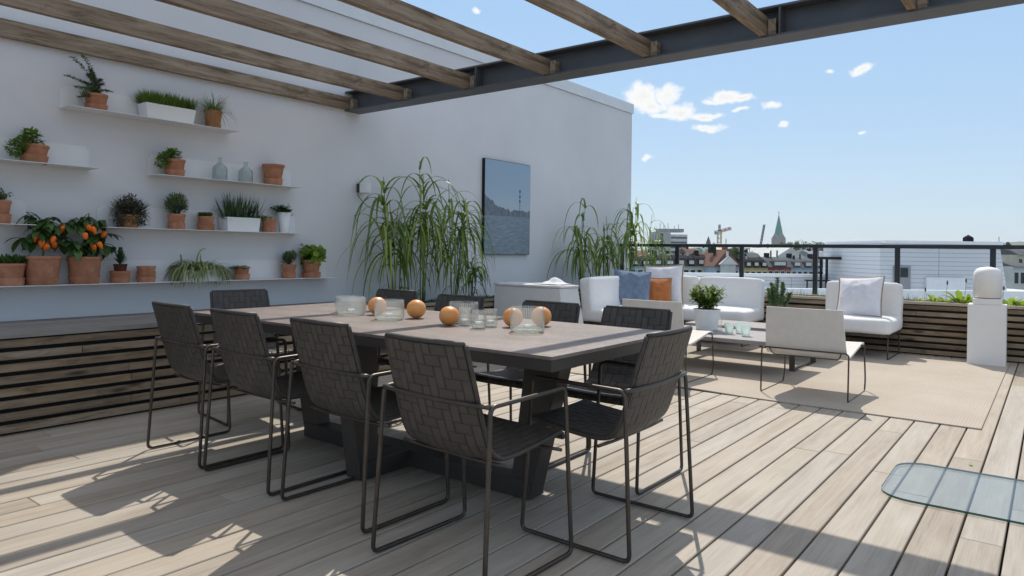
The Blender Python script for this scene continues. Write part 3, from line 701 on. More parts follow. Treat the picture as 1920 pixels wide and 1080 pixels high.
def bushy(t, z, r, h, n, L, W, mat, stems=14, cx=0, cy=0, spread=1.0, droop=.3, up=.6, stemmat='stem', name='foliage', sr=.0013, flat=1.0, smat=None):
    """stems that fan out of the pot and carry leaves along their length"""
    bs = NB(); bl = NB(); tips = []
    for i in range(stems):
        a = rv(0, 2 * PI); rr = math.sqrt(rv(0, 1)); o = Vector((math.cos(a), math.sin(a) * flat, 0)); top = o * r * rr * spread + Vector((cx, cy, z + h * rv(.55, 1.0) * (1 - .35 * rr * rr)))
        b = Vector((o.x * r * .15, o.y * r * .15, z)); mid = (b + top) * .5 + Vector((rv(-.1, .1) * r, rv(-.1, .1) * r, h * .08)); pts = spline([b, mid, top], 4)
        tube(bs, pts, sr, 4, radii=[sr * (1.3 - .8 * k / len(pts)) for k in range(len(pts))]); tips.append(pts)
    for i in range(n):
        pts = rnd.choice(tips); k = min(len(pts) - 1, int(len(pts) * rv(.2, 1.0))); p = pts[k]; a = rv(0, 2 * PI)
        d = Vector((math.cos(a), math.sin(a), rv(-.3, .9) * up + .1)); lf(bl, p, d, L * rv(.6, 1.15), W * rv(.7, 1.15), droop, 3)
    if len(bs.verts): obj('stems', bs, MT[stemmat], t)
    else: bs.free()
    return obj(name, bl, MT[mat], t)
def tuft(t, z, r, h, n, W, mat, lean=.35, droop=.5, name='blades', seg=4, cx=0, cy=0, rx=None, ry=None, uv=False, hmin=.6):
    bm = NB(); uvl = bm.loops.layers.uv.new('UVMap') if uv else None
    for i in range(n):
        if rx is not None: p = Vector((rv(-rx, rx), rv(-ry, ry), z))
        else:
            a = rv(0, 2 * PI); q = math.sqrt(rv(0, 1)) * r; p = Vector((math.cos(a) * q + cx, math.sin(a) * q + cy, z))
        a = rv(0, 2 * PI); le = abs(rnd.gauss(0, lean)); out_ = Vector((p.x - cx, p.y - cy, 0)); 
        d = Vector((math.cos(a) * le, math.sin(a) * le, 1)) + (out_ * (lean * 2 / max(r if rx is None else rx, .01)) * .5 if out_.length else Vector())
        lf(bm, p, d, h * rv(hmin, 1.05), W * rv(.7, 1.2), droop, seg, .3, 0, uvl, tip=0)
    return obj(name, bm, MT[mat], t)
def trough(label, x0, x1, z, h, dep=.14, taper=.02, cat='planter box', y=YW - .095, slope_left=0):
    t = thing('trough_planter', label, cat, ((x0 + x1) / 2, y, z)); hx = (x1 - x0) / 2; bm = NB()
    def ring(sx, sy, zz): return [bm.verts.new((a * sx, b * sy, zz)) for a, b in ((-1, -1), (1, -1), (1, 1), (-1, 1))]
    R = [ring(hx - taper, dep / 2 - taper * .5, 0), ring(hx, dep / 2, h), ring(hx - .004, dep / 2 - .004, h), ring(hx - .006, dep / 2 - .006, h - .02)]
    bm.faces.new(R[0][::-1])
    for i in range(3):
        for k in range(4): bm.faces.new((R[i][k], R[i][(k + 1) % 4], R[i + 1][(k + 1) % 4], R[i + 1][k]))
    obj('box', bm, MT['gwhite'], t); bm = NB(); box(bm, -hx + .007, hx - .007, -dep / 2 + .007, dep / 2 - .007, h - .03, h - .012); obj('soil', bm, MT['soil'], t)
    return t, h - .014, hx

def blob(t, cs, n, L, W, mat, name='foliage', droop=.5, shell=.55, upb=.25, seg=3):
    bm = NB(); tot = sum(c[3] ** 2 for c in cs)
    for c in cs:
        x, y, z, r = c[:4]; sz = c[4] if len(c) > 4 else 1
        for i in range(int(n * c[3] ** 2 / tot)):
            d = Vector((rnd.gauss(0, 1), rnd.gauss(0, 1), rnd.gauss(0, 1))).normalized(); q = r * rv(shell, 1.0)
            p = Vector((x, y, z)) + Vector((d.x, d.y, d.z * sz)) * q; lf(bm, p, (d.x + rv(-.5, .5), d.y + rv(-.5, .5), d.z + upb + rv(-.4, .4)), L * rv(.6, 1.2), W * rv(.7, 1.2), droop, seg, .25)
    return obj(name, bm, MT[mat], t)
# ---- shelf 1
t, z = potted('potted_herb', 'terracotta pot of straggly rosemary at the left of the topmost shelf', 'potted plant', 2.155, ZS[1], .150, .12, saucer=.38); t.rotation_euler = (0, 0, 0)
bs = NB(); bl = NB()
for (ax, az, ay) in ((-.16, .25, 0), (-.10, .27, -.03), (-.19, .12, .02), (-.06, .15, 0), (.02, .13, -.02), (.05, .11, .02), (-.15, .04, -.04), (-.13, -.03, -.05), (.10, .06, 0), (-.02, .17, .03), (-.08, .10, .03), (-.05, .19, -.02)):
    pts = spline([(0, 0, z), (ax * .35, ay * .4, z + az * .55 + .02), (ax, ay, z + az)], 6); tube(bs, pts, .0016, 4)
    for p in pts[2:]:
        for _ in range(16):
            a = rv(0, 2 * PI); lf(bl, p, (math.cos(a), math.sin(a), rv(.0, 1)), rv(.018, .034), .0075, .5, 2)
obj('stems', bs, MT['twig'], t); obj('foliage', bl, MT['rosem'], t); blob(t, [(-.02, 0, z + .035, .05), (-.07, -.02, z + .03, .04), (-.095, -.03, z - .02, .035)], 330, .026, .007, 'rosem', 'lower_foliage', shell=.2, upb=.6)
t, z, hx = trough('long white trough of dense green grass on the topmost shelf', 2.475, 2.865, ZS[1], .115, .15, .018)
tuft(t, z, 0, .13, 1700, .008, 'grass', .35, .5, rx=hx - .01, ry=.065, seg=3)
t, z = potted('potted_chives', 'mossy terracotta pot of thin drooping chives at the right of the topmost shelf', 'potted plant', 3.05, ZS[1], .142, .148, mat='terra_m', saucer=.22, sw=.93); t.rotation_euler = (0, 0, 0)
tuft(t, z, .05, .18, 120, .006, 'grass', .4, 1.0, seg=6); tuft(t, z, .04, .25, 60, .0055, 'rosem', .8, 2.0, 'drooping_blades', seg=8, cx=-.01)
# ---- shelf 2
t, z = potted('potted_oregano', 'terracotta pot of spilling oregano, tipped in its saucer on the left shelf', 'potted plant', 1.765, ZS[2], .165, .125, saucer=.42, sw=1.05); t.rotation_euler = (0, math.radians(4), 0)
blob(t, [(-.03, -.01, z + .045, .065), (-.08, -.02, z + .01, .055), (-.125, -.02, z - .03, .05), (-.04, 0, z + .09, .035)], 520, .026, .021, 'herb'); bushy(t, z - .01, .09, .10, 60, .026, .02, 'herb', 20, cx=-.05, name='sprigs')
# ---- shelf 3
t, z = potted('potted_herb', 'terracotta pot with a leafy herb spilling to the left, beside the glass bottles', 'potted plant', 2.735, ZS[3], .155, .135, saucer=.40, sw=1.0); t.rotation_euler = (0, 0, 0)
blob(t, [(-.015, 0, z + .04, .06), (-.07, -.01, z + .02, .05), (-.115, -.02, z - .015, .04), (-.03, 0, z + .075, .03)], 480, .026, .020, 'herb'); bushy(t, z - .01, .09, .08, 60, .026, .02, 'herb', 20, cx=-.05, name='sprigs')
def bottle(x, lb, h, r, neck):
    bm = NB(); lathe(bm, [(r * .9, 0), (r, .01), (r, h * .50), (r * .9, h * .60), (r * .5, h * .72), (neck, h * .80), (neck * .95, h * .93), (neck * 1.25, h * .945), (neck * 1.2, h), (neck * .8, h), (neck * .75, h * .80), (r * .45, h * .70), (r * .86, h * .58), (r * .95, h * .5), (r * .95, .016), (.003, .014)], 32)
    o = obj('glass_bottle', bm, MT['bottle'], smooth=True); o.location = (x, YW - .095, ZS[3]); tag(o, lb, 'bottle', 'demijohn bottles on the wall shelf')
bottle(3.115, 'round shouldered grey glass bottle, the taller one next to the leafy herb', .195, .060, .015); bottle(3.35, 'round shouldered grey glass bottle with a flat wide lip beside the empty pot', .185, .060, .017)
t = thing('empty_pot', 'wide empty terracotta pot in its saucer at the right end of the bottle shelf', 'plant pot', (3.62, YW - .095, ZS[3]), 0)
obj('saucer', saucer_mesh(.083, .062), MT['terra'], t, auto=40); bm = pot_mesh(.062, .098, .178, .02); o = obj('pot', bm, MT['terra'], t, auto=40); o.location = (0, 0, .008)
# ---- shelf 4 left unit
t, z = potted('potted_herb', 'terracotta pot with wispy green herb at the extreme left edge of the photo', 'potted plant', 1.56, ZS[4], .155, .155, saucer=.42, sw=1.04)
bushy(t, z, .08, .12, 420, .03, .009, 'grass', 34, droop=1.2, up=.7)
# ---- shelf 4 right unit
t, z = potted('potted_thyme', 'round bushy purple grey thyme almost hiding its brown pot', 'potted plant', 2.395, ZS[4], .15, .10, mat='terra_m', saucer=0); t.rotation_euler = (0, 0, 0)
blob(t, [(-.05, 0, .13, .085), (.05, 0, .13, .085), (0, -.01, .16, .09), (-.075, -.02, .08, .07), (.075, -.02, .08, .07), (0, -.07, .07, .045)], 2600, .018, .010, 'thyme', shell=.3); bushy(t, .06, .16, .21, 500, .017, .009, 'thyme', 120, droop=.3, stemmat='twig', sr=.0012, flat=.55, name='sprigs')
t, z = potted('potted_lavender', 'terracotta pot with an upright round grey green bush next to the thyme', 'potted plant', 2.755, ZS[4], .134, .122, saucer=.42, sw=1.02); t.rotation_euler = (0, 0, 0)
blob(t, [(-.025, 0, z + .10, .065, 1.1), (.03, 0, z + .11, .055, 1.2), (-.05, 0, z + .07, .045), (.055, -.01, z + .06, .03)], 1500, .028, .007, 'rosem', shell=.2, upb=.8, droop=.1); bushy(t, z, .09, .19, 260, .028, .006, 'rosem', 50, droop=.2, up=1.2, stemmat='twig', cx=-.01, name='sprigs')
t, z = potted('potted_succulent', 'small terracotta pot with low dark pointed succulent left of the aloe trough', 'potted plant', 3.00, ZS[4], .124, .115, saucer=.46, sw=1.12)
bm = NB()
for (cx, cy) in ((-.03, 0), (.0, .02), (.03, -.01), (-.01, -.03), (.035, .03)):
    for k in range(16): a = k * 2.4; lf(bm, (cx, cy, z), (math.cos(a), math.sin(a), .6 + k * .16), .058, .015, -.4, 3, .5)
obj('rosettes', bm, MT['dark'], t)
t, z, hx = trough('white trough of spiky aloe leaves on the fourth shelf', 3.145, 3.455, ZS[4], .118, .145, .012)
tuft(t, z, 0, .23, 170, .014, 'aloe', .45, -.2, rx=hx - .015, ry=.05, seg=5, hmin=.5); tuft(t, z, 0, .06, 160, .008, 'dark', .8, 1.2, 'undergrowth', rx=hx, ry=.06, seg=3)
t, z = potted('potted_herb', 'terracotta pot between the aloe trough and the tall white pot, overgrown on one side', 'potted plant', 3.585, ZS[4], .122, .125, saucer=.42, sw=1.0); t.rotation_euler = (0, 0, 0)
bushy(t, z - .01, .08, .07, 300, .03, .006, 'herb', 40, cx=-.06, droop=1.4)
t = thing('tall_pot', 'tall narrow glossy white pot with trailing ivy at the right end of the fourth shelf', 'potted plant', (3.735, YW - .095, ZS[4]))
bm = NB(); lathe(bm, [(.038, 0), (.04, .003), (.062, .185), (.058, .185), (.05, .12), (.003, .12)], 32); obj('pot', bm, MT['gwhite'], t, smooth=True)
bushy(t, .17, .09, .095, 420, .028, .018, 'dark', 32, cx=-.03, droop=.9); bushy(t, .13, .04, .06, 60, .022, .013, 'dark', 8, cx=.055, cy=-.03, name='trailing_foliage'); bushy(t, .2, .02, .07, 22, .02, .012, 'rosem', 4, cx=.05, name='sprig')
# ---- shelf 5
def rosette_pot(t, z, n, L, W, mat, spots_, lift=.5):
    bm = NB()
    for (cx, cy) in spots_:
        for k in range(n): a = k * 2.4 + cx * 50; lf(bm, (cx, cy, z), (math.cos(a), math.sin(a), .15 + lift * k / n * 2.2), L * rv(.7, 1.1), W, -.3, 3, .45)
    return obj('rosettes', bm, MT[mat], t)
t, z = potted('potted_succulent', 'terracotta pot of dark fleshy succulents at the left end of the lowest shelf', 'potted plant', 1.64, ZS[5], .170, .150, saucer=.36, sw=.98)
rosette_pot(t, z, 15, .085, .030, 'dark', ((-.05, 0), (.0, .03), (.045, -.02), (0, -.045), (.06, .04), (-.03, .05)), 1.0)
def pepper_plant(x, lb, h, fruits, leafn, wdir, pot_w, pot_h):
    t, z = potted('pepper_plant', lb, 'pepper plant', x, ZS[5], pot_w, pot_h, saucer=.28, sw=.93, r0=.80); t.rotation_euler = (0, 0, 0); t['group'] = 'orange pepper plants'
    bs = NB(); bl = NB(); tips = []
    main = [(0, 0, z), (.01, 0, z + h * .35), (.0, 0, z + h * .6)]; tube(bs, spline(main, 5), .006, 6)
    for (dx, dy, dz, b) in wdir:
        s = Vector((0, 0, z + h * b)); e = Vector((dx, dy, z + h * dz)); pts = spline([s, (s + e) * .5 + Vector((0, 0, .035)), e], 6); tube(bs, pts, .003, 5); tips.append(pts)
    for i in range(leafn):
        pts = tips[i % len(tips)]; p = pts[min(len(pts) - 1, int(len(pts) * rv(.25, 1.0)))]; a = rv(0, 2 * PI)
        lf(bl, p, (math.cos(a), math.sin(a) * .8 - .15, rv(-.5, .5)), rv(.075, .125), rv(.040, .060), 1.3, 4, .2)
    obj('stems', bs, MT['stem'], t); obj('foliage', bl, MT['dark'], t)
    for (fx, fy, fz) in fruits:
        bm = NB(); L = rv(.05, .062)
        lathe(bm, [(.004, 0), (.014, -.002), (.020, -.012), (.018, -.030), (.012, -.044), (.006, -L), (.001, -L - .003)], 14, rib=lambda a, r, z_: .0022 * math.cos(3 * a) * (r > .008))
        tube(bm, [(0, 0, 0), (.002, 0, .008), (.006, 0, .014)], .002, 5)
        f = obj('pepper', bm, MT['pepper'], t, smooth=True); f.location = (fx, fy, z + fz); f.rotation_euler = (rv(-.5, .5), rv(-.5, .5), rv(0, 3))
pepper_plant(1.825, 'pepper plant with orange fruit in a large terracotta pot, the left one of the two', .30,
             [(-.05, -.05, .17), (.05, -.06, .155), (-.03, -.07, .13), (.005, -.07, .10), (.05, -.05, .12)], 100,
             ((-.10, 0, 1.05, .5), (-.05, .02, .85, .4), (.03, -.02, .95, .5), (.09, 0, .75, .4), (.10, -.05, .5, .3), (-.14, -.03, .45, .2), (-.06, -.06, .6, .3), (.02, .04, .7, .5)), .228, .20)
pepper_plant(2.09, 'pepper plant with orange fruit, the right one, its leaves hanging over the pot rim', .30,
             [(-.155, -.03, .235), (-.01, -.07, .245), (.02, -.075, .235), (-.03, -.07, .19), (.125, -.04, .20), (.03, -.07, .11), (.058, -.07, .125)], 120,
             ((-.13, 0, .85, .5), (-.05, .02, 1.0, .5), (.02, -.02, 1.1, .5), (.10, 0, .95, .4), (.17, -.02, .6, .4), (-.16, -.03, .35, .25), (.15, -.05, .3, .2), (-.08, -.06, .25, .2), (.06, -.06, .5, .3), (.18, 0, .2, .2)), .222, .195)
t, z = potted('potted_aloe', 'small upright aloe in a dark inner pot standing in an empty terracotta pot', 'potted plant', 2.335, ZS[5], .142, .088, saucer=.5, sw=1.0)
bm = pot_mesh(.036, .047, .085, .01); o = obj('inner_pot', bm, MT['terra_d'], t, auto=40); o.location = (0, 0, .055)
bm = NB()
for k in range(70): a = k * 2.4; zz = .135 + k * .0013; lf(bm, (0, 0, zz), (math.cos(a), math.sin(a), .45 + k * .03), .072 - k * .0003, .014, -.5, 3, .5)
obj('rosette', bm, MT['aloe'], t)
t = thing('stacked_pots', 'short stack of empty terracotta pot and saucers without a plant on the lowest shelf', 'plant pot', (2.525, YW - .095, ZS[5]))
for k, hh in enumerate((0, .040)): o = obj('saucer', saucer_mesh(.068, .042), MT['terra'], t, auto=40); o.location = (0, 0, hh)
o = obj('pot', pot_mesh(.058, .067, .05, .014), MT['terra'], t, auto=40); o.location = (0, 0, .073)
t, z, hx = trough('white trough with a striped spider plant spilling over its sides', 2.775, 3.115, ZS[5], .09, .14, .012)
tuft(t, z + .01, 0, .23, 380, .018, 'spider', .6, 3.6, rx=hx - .03, ry=.05, seg=9, uv=True, hmin=.55)
t, z = potted('potted_succulent', 'terracotta pot with flat trailing succulents right of the spider plant', 'potted plant', 3.325, ZS[5], .126, .108, saucer=.46, sw=1.12)
bushy(t, z - .01, .125, .045, 520, .021, .012, 'sedum', 40, droop=.5, up=.4)
t, z = potted('potted_lavender', 'terracotta pot with a small upright grey green herb next to the lettuce pot', 'potted plant', 3.795, ZS[5], .132, .128, saucer=.42, sw=1.0)
blob(t, [(-.015, 0, z + .06, .05, 1.3), (.03, 0, z + .08, .045, 1.2)], 800, .03, .008, 'rosem', shell=.2, upb=1.0, droop=.1); bushy(t, z, .06, .15, 150, .03, .007, 'rosem', 30, droop=.1, up=1.4, name='sprigs')
t, z = potted('potted_lettuce', 'terracotta pot of bright yellow green lettuce at the right end of the lowest shelf', 'potted plant', 4.04, ZS[5], .165, .165, saucer=.30, sw=1.1); t.rotation_euler = (0, 0, 0)
bm = NB()
for i in range(64):
    a = rv(0, 2 * PI); q = rv(.02, .11); c = Vector((math.cos(a) * q + .02, math.sin(a) * q, z + rv(-.02, .13))); R_ = rv(.028, .046); n = Vector((math.cos(a) * .7 + rv(-.3, .3), math.sin(a) * .7 + rv(-.5, .2), rv(.2, .9))).normalized()
    u = n.orthogonal().normalized(); v_ = n.cross(u); cv = bm.verts.new(c - n * R_ * .35); ring = []
    for k in range(14):
        b = 2 * PI * k / 14; ring.append(bm.verts.new(c + (u * math.cos(b) + v_ * math.sin(b)) * R_ * rv(.85, 1.12) + n * R_ * rv(-.15, .3)))
    for k in range(14): f = bm.faces.new((cv, ring[k], ring[(k + 1) % 14])); f.smooth = True
obj('leaves', bm, MT['lettuce'], t); bushy(t, z, .07, .18, 130, .055, .04, 'herb', 14, cx=-.07, name='dark_leaves')

# ------------------------------------------------------------------ wall lamp and picture
t = thing('wall_lamp', 'small white cylindrical wall lamp with a thin cable left of the reeds', 'wall lamp', (4.66, YW, 1.74))
bm = NB(); box(bm, -.02, .07, -.03, -.001, -.045, .045); bevel(bm, .003, 1); obj('bracket', bm, MT['tablem'], t)
bm = NB(); lathe(bm, [(.054, -.052), (.058, -.05), (.058, .05), (.054, .052)], 28, cx=.025, cy=-.085); obj('lamp_body', bm, MT['gwhite'], t, auto=40)
bm = NB(); tube(bm, spline([(-.02, -.02, -.06), (.0, -.03, -.10), (.10, -.06, -.19), (.22, -.15, -.24), (.30, -.25, -.27), (.34, -.35, -.6), (.34, -.4, -1.12)], 6), .0035, 6); obj('cable', bm, MT['tablem'], t, smooth=True)
def artmat():
    t = NT('printed_harbour_photograph'); tcn = t.n('ShaderNodeTexCoord'); sp = t.n('ShaderNodeSeparateXYZ'); t.l(tcn.outputs['Object'], sp.inputs[0]); x = sp.outputs[0]; z = sp.outputs[2]
    skyc = t.ramp(t.math('DIVIDE', z, 1.2), [(.42, (.46, .55, .60)), (.7, (.34, .46, .57)), (1, (.30, .42, .55))])
    nv = t.noise(t.coord((5, 1, 60)), 1.6, 6, .6, .6); seac = t.ramp(nv, [(.35, (.13, .18, .23)), (.6, (.27, .33, .38)), (.75, (.45, .50, .54))])
    n2 = t.noise(t.coord((1, 1, .01)), 9, 5, .6); n3 = t.noise(t.coord(), 22, 5, .7)
    hill = t.math('ADD', t.math('ADD', .50, t.math('MULTIPLY', n2, .16)), t.math('MULTIPLY', t.math('MAXIMUM', t.math('SUBTRACT', .34, x), 0), .42))
    landc = t.ramp(n3, [(.35, (.09, .12, .16)), (.6, (.19, .22, .26)), (.8, (.35, .38, .42))])
    c = t.mix(t.math('LESS_THAN', z, hill), skyc, landc)
    tw = t.math('MULTIPLY', t.math('LESS_THAN', t.math('ABSOLUTE', t.math('SUBTRACT', x, .72)), .006), t.math('MULTIPLY', t.math('LESS_THAN', z, .86), t.math('GREATER_THAN', z, .5)))
    c = t.mix(tw, c, (.06, .08, .12))
    for zz in (.83, .76, .70):
        d = t.math('MULTIPLY', t.math('LESS_THAN', t.math('ABSOLUTE', t.math('SUBTRACT', x, .72)), .018), t.math('LESS_THAN', t.math('ABSOLUTE', t.math('SUBTRACT', z, zz)), .014)); c = t.mix(d, c, (.05, .07, .11))
    c = t.mix(t.math('LESS_THAN', z, .49), c, seac); return t.set(color=c, rough=.35, spec=.4)
t = thing('wall_picture', 'tall unframed blue grey photograph of the sea and a mast on the wall', 'picture', (6.61, YW, 1.072))
bm = NB(); box(bm, .005, .945, -.045, -.0475, .005, 1.19); obj('print', bm, artmat(), t)
bm = NB(); box(bm, 0, .95, -.0448, -.001, 0, 1.195); obj('backing_frame', bm, MT['black'], t)

# ------------------------------------------------------------------ lounge furniture
def cushion(hx, hy, hz, r=.05, bulge=.02, n=14, wr=.004, seed=0, topround=0):
    bm = NB(); bmesh.ops.create_cube(bm, size=2); bmesh.ops.subdivide_edges(bm, edges=bm.edges[:], cuts=n, use_grid_fill=True)
    for v in bm.verts:
        p = v.co.copy(); q = Vector((p.x * hx, p.y * hy, p.z * hz)); inner = Vector((max(-hx + r, min(hx - r, q.x)), max(-hy + r, min(hy - r, q.y)), max(-hz + r, min(hz - r, q.z)))); d = q - inner
        if d.length > 1e-6: q = inner + d.normalized() * r
        k = (1 - p.x ** 4) * (1 - p.y ** 4) * (1 - p.z ** 4)
        bx = (1 - p.y ** 2) * (1 - p.z ** 2); by = (1 - p.x ** 2) * (1 - p.z ** 2); bz = (1 - p.x ** 2) * (1 - p.y ** 2)
        q += Vector((p.x ** 3 * bx, p.y ** 3 * by, p.z ** 3 * bz)) * bulge
        if topround and p.z > 0: q.z -= topround * max(0, -p.x) ** 3 * hz
        nn = noise.noise(q * 7 + Vector((seed, 0, 0))) + .5 * noise.noise(q * 17 + Vector((0, seed, 0))); q += (d.normalized() if d.length > 1e-6 else Vector((0, 0, 0))) * nn * wr
        v.co = q
    return bm
def add(parent, name, bm, mat, loc, rot=(0, 0, 0)):
    o = obj(name, bm, mat, parent, smooth=True); o.location = loc; o.rotation_euler = rot; return o
def sled(parent, x0, x1, y, h, r=.008, lean=0):
    bm = NB(); tube(bm, fillet([(x0, y, h), (x0, y, r), (x1, y, r), (x1, y, h)], .02, 4), r, 8); obj('sled_leg', bm, MT['tubem'], parent, smooth=True)
def sofa_seat(name, label, x, y, rz, w, arms=None, group='white upholstered lounge modules', corner=False, d=.80, bh=.53):
    """local: seat front towards -x, back at +x ; width w along y"""
    t = thing(name, label, 'sofa', (x, y, 0), rz, group); hw = w / 2
    add(t, 'seat_cushion', cushion(d / 2, hw, .085, .045, .012, 14, .004, x * 3 + y), MT['sofa'], (d / 2, 0, .355))
    add(t, 'back_cushion', cushion(.085, hw - .004, bh / 2, .035, .012, 14, .004, x + y * 3), MT['sofa'], (d - .09, 0, .275 + bh / 2), (0, math.radians(6), 0))
    if corner: add(t, 'side_cushion', cushion(d / 2 - .08, .085, bh / 2, .035, .012, 14, .004, x + 9), MT['sofa'], (d / 2 - .09, hw * corner - .09 * corner, .275 + bh / 2))
    bm = NB(); box(bm, .02, d - .02, -hw + .02, hw - .02, .245, .272); obj('base_frame', bm, MT['tubem'], t)
    for s in (-1, 1): sled(t, .05, d - .06, s * (hw - .03), .25)
    return t
sofa_seat('armless_lounge_seat', 'single white armless lounge seat with a big white pillow, standing apart beside the white column', 8.28, 1.765, 0, .80)
sofa_seat('sofa_module', 'white sofa module at the open end of the corner sofa, backing onto the railing', 8.22, 3.325, 0, .83)
sofa_seat('corner_sofa_module', 'white corner module of the sofa holding the propped pillows', 8.22, 4.16, 0, .83, corner=1)
sofa_seat('sofa_module', 'white sofa module standing against the wall planter, left end of the corner sofa', 7.72, 3.77, PI / 2, .97, d=.80)
def pillow(name, label, mat, back, loc, rot, s=.23, t_=.075, seed=1, flange=.010):
    r_ = thing(name, label, 'pillow', loc, 0, 'loose pillows on the lounge seats'); r_.rotation_euler = rot; n = 22
    def f(u, v, sg):
        k = max(0, (1 - abs(u) ** 2.6)) ** .55 * max(0, (1 - abs(v) ** 2.6)) ** .55; pin = 1 - .05 * (1 - abs(u) ** 2) * 0
        x = u * s * (1 - .06 * (1 - v * v)); z = v * s * (1 - .06 * (1 - u * u))
        w = noise.noise(Vector((u * 3 + seed, v * 3, sg))) * .018 + abs(noise.noise(Vector((u * 4 + seed, v * 9, sg)))) * (.014 if mat != 'denim' else .034)
        return Vector((sg * (t_ * k + w * k + .003), x, z))
    for sg, nm, mt in ((-1, 'front_cover', mat), (1, 'back_cover', back)):
        bm = NB(); g = [[bm.verts.new(f(-1 + 2 * i / n, -1 + 2 * j / n, sg)) for j in range(n + 1)] for i in range(n + 1)]
        for i in range(n):
            for j in range(n): bm.faces.new((g[i][j], g[i + 1][j], g[i + 1][j + 1], g[i][j + 1])[::sg])
        obj(nm, bm, MT[mt], r_, smooth=True)
    bm = NB(); ring = []
    for i in range(4 * n):
        q, k = divmod(i, n); a = -1 + 2 * k / n; u, v = ((a, -1), (1, a), (-a, 1), (-1, -a))[q]; p = f(u, v, -1); o = Vector((0, u * flange * 1.2, v * flange * 1.2)); ring.append((p, Vector((0, p.y, p.z)) + o))
    vs = [(bm.verts.new(Vector((-.0035, a.y, a.z))), bm.verts.new(Vector((-.003, b.y, b.z))), bm.verts.new(Vector((.004, b.y, b.z))), bm.verts.new(Vector((.0045, a.y, a.z)))) for a, b in ring]
    for i in range(len(vs)):
        a, b = vs[i], vs[(i + 1) % len(vs)]
        for k in range(3): bm.faces.new((a[k], b[k], b[k + 1], a[k + 1]))
    obj('flange', bm, MT[back], r_, smooth=True); return r_
# local -x is the pillow's front
pillow('pillow', 'square white pillow with beige back leaning on the single armless seat', 'pwhite', 'beige', (8.62, 1.73, .655), (math.radians(-4), math.radians(24), math.radians(-8)), .235, .085, 2)
pillow('pillow', 'square blue grey crumpled pillow propped in the corner sofa', 'denim', 'denim', (8.06, 4.30, .66), (math.radians(5), math.radians(20), math.radians(34)), .235, .085, 5, .006)
pillow('pillow', 'small rust orange pillow with brown edge between the blue and the white ones', 'rust', 'beige', (8.36, 4.10, .60), (0, math.radians(14), math.radians(28)), .19, .07, 8, .012)
pillow('pillow', 'large white pillow with beige edge standing behind the orange one in the sofa corner', 'pwhite', 'beige', (8.63, 4.13, .69), (math.radians(-3), math.radians(10), math.radians(6)), .26, .07, 11, .016)

LC = thing('lounge_chair', 'x', 'lounge chair', group='cream sling lounge chairs')
prof = [(-.025, .700), (-.02, .62), (-.008, .52), (.012, .42), (.045, .345), (.10, .325), (.20, .335), (.36, .362), (.52, .388), (.60, .395), (.63, .385)]
bm, pts = shell_mesh([(a, b) for a, b in prof], lambda a: .285 + .02 * min(1, a * 2.5), .016, .012, 12); obj('sling_seat', bm, MT['sling'], LC, auto=60)
for s in (-1, 1):
    bm = NB(); tube(bm, fillet([(.0, s * .30, .372), (-.01, s * .325, .36), (-.025, s * .325, .008), (.56, s * .325, .008), (.60, s * .322, .10), (.58, s * .315, .385), (.50, s * .30, .385)], .03, 4), .0062, 8); obj('side_frame', bm, MT['tubem'], LC, smooth=True)
bm = NB(); tube(bm, [(-.008, -.30, .372), (-.016, 0, .372), (-.008, .30, .372)], .0062, 8); obj('back_rail', bm, MT['tubem'], LC, smooth=True)
bm = NB(); tube(bm, fillet([(0, -.27, .37), (.03, -.25, .315), (.03, .25, .315), (0, .27, .37)], .03, 4), .005, 6); obj('under_rail', bm, MT['tubem'], LC, smooth=True)
LC.location = (5.74, 1.545, 0); LC['label'] = 'cream sling lounge chair standing free on the rug in front of the coffee table'
copy_tree(LC, (5.64, 2.80, 0), 0, 'cream sling lounge chair half hidden behind the dining chairs, nearer the reeds')

t = thing('coffee_table', 'low grey coffee table of two wide boards with an open gap between', 'coffee table', (7.15, 2.60, 0))
bm = NB(); box(bm, -.77, .07, -.74, .72, .292, .33); bevel(bm, .003, 1); obj('board', bm, MT['coffee'], t)
bm = NB(); box(bm, .36, .98, -.74, .72, .292, .33); bevel(bm, .003, 1); obj('board', bm, MT['coffee'], t)
bm = NB()
for yy in (-.5, .5): box(bm, -.70, .90, yy - .03, yy + .03, .265, .2915)
obj('crossbar', bm, MT['coffeem'], t)
for yy in (-.64, .60):
    bm = NB(); 
    for x0, x1 in ((-.27, -.262 + .0), (.45, .458)): pass
    box(bm, -.275, -.263, yy - .026, yy + .026, .012, .2912); box(bm, .463, .475, yy - .026, yy + .026, .012, .2912); box(bm, -.275, .475, yy - .026, yy + .026, .0, .0118)
    obj('leg_frame', bm, MT['coffeem'], t)
ZC = .3305
def onc(px, py, z=.33): return ptZ(px, py, z)
q = ptZ(1325, 618, .33); t, z = potted('potted_plant', 'white pot with a bushy light green plant on the coffee table', 'potted plant', q.x, ZC, .27, .215, y=q.y, mat='gwhite', saucer=0, r0=.80)
bushy(t, z, .17, .28, 900, .085, .024, 'grass', 60, droop=.5, up=1.5)
q = ptZ(1346, 617, .33); bm = NB(); lathe(bm, [(.038, 0), (.042, .005), (.042, .11), (.018, .15), (.014, .20), (.017, .205), (.013, .205), (.012, .15), (.036, .11), (.036, .01), (.003, .008)], 24)
o = obj('glass_carafe', bm, MT['glass'], smooth=True); o.location = (q.x, q.y, ZC); tag(o, 'slim clear glass carafe right beside the white pot on the coffee table', 'carafe')
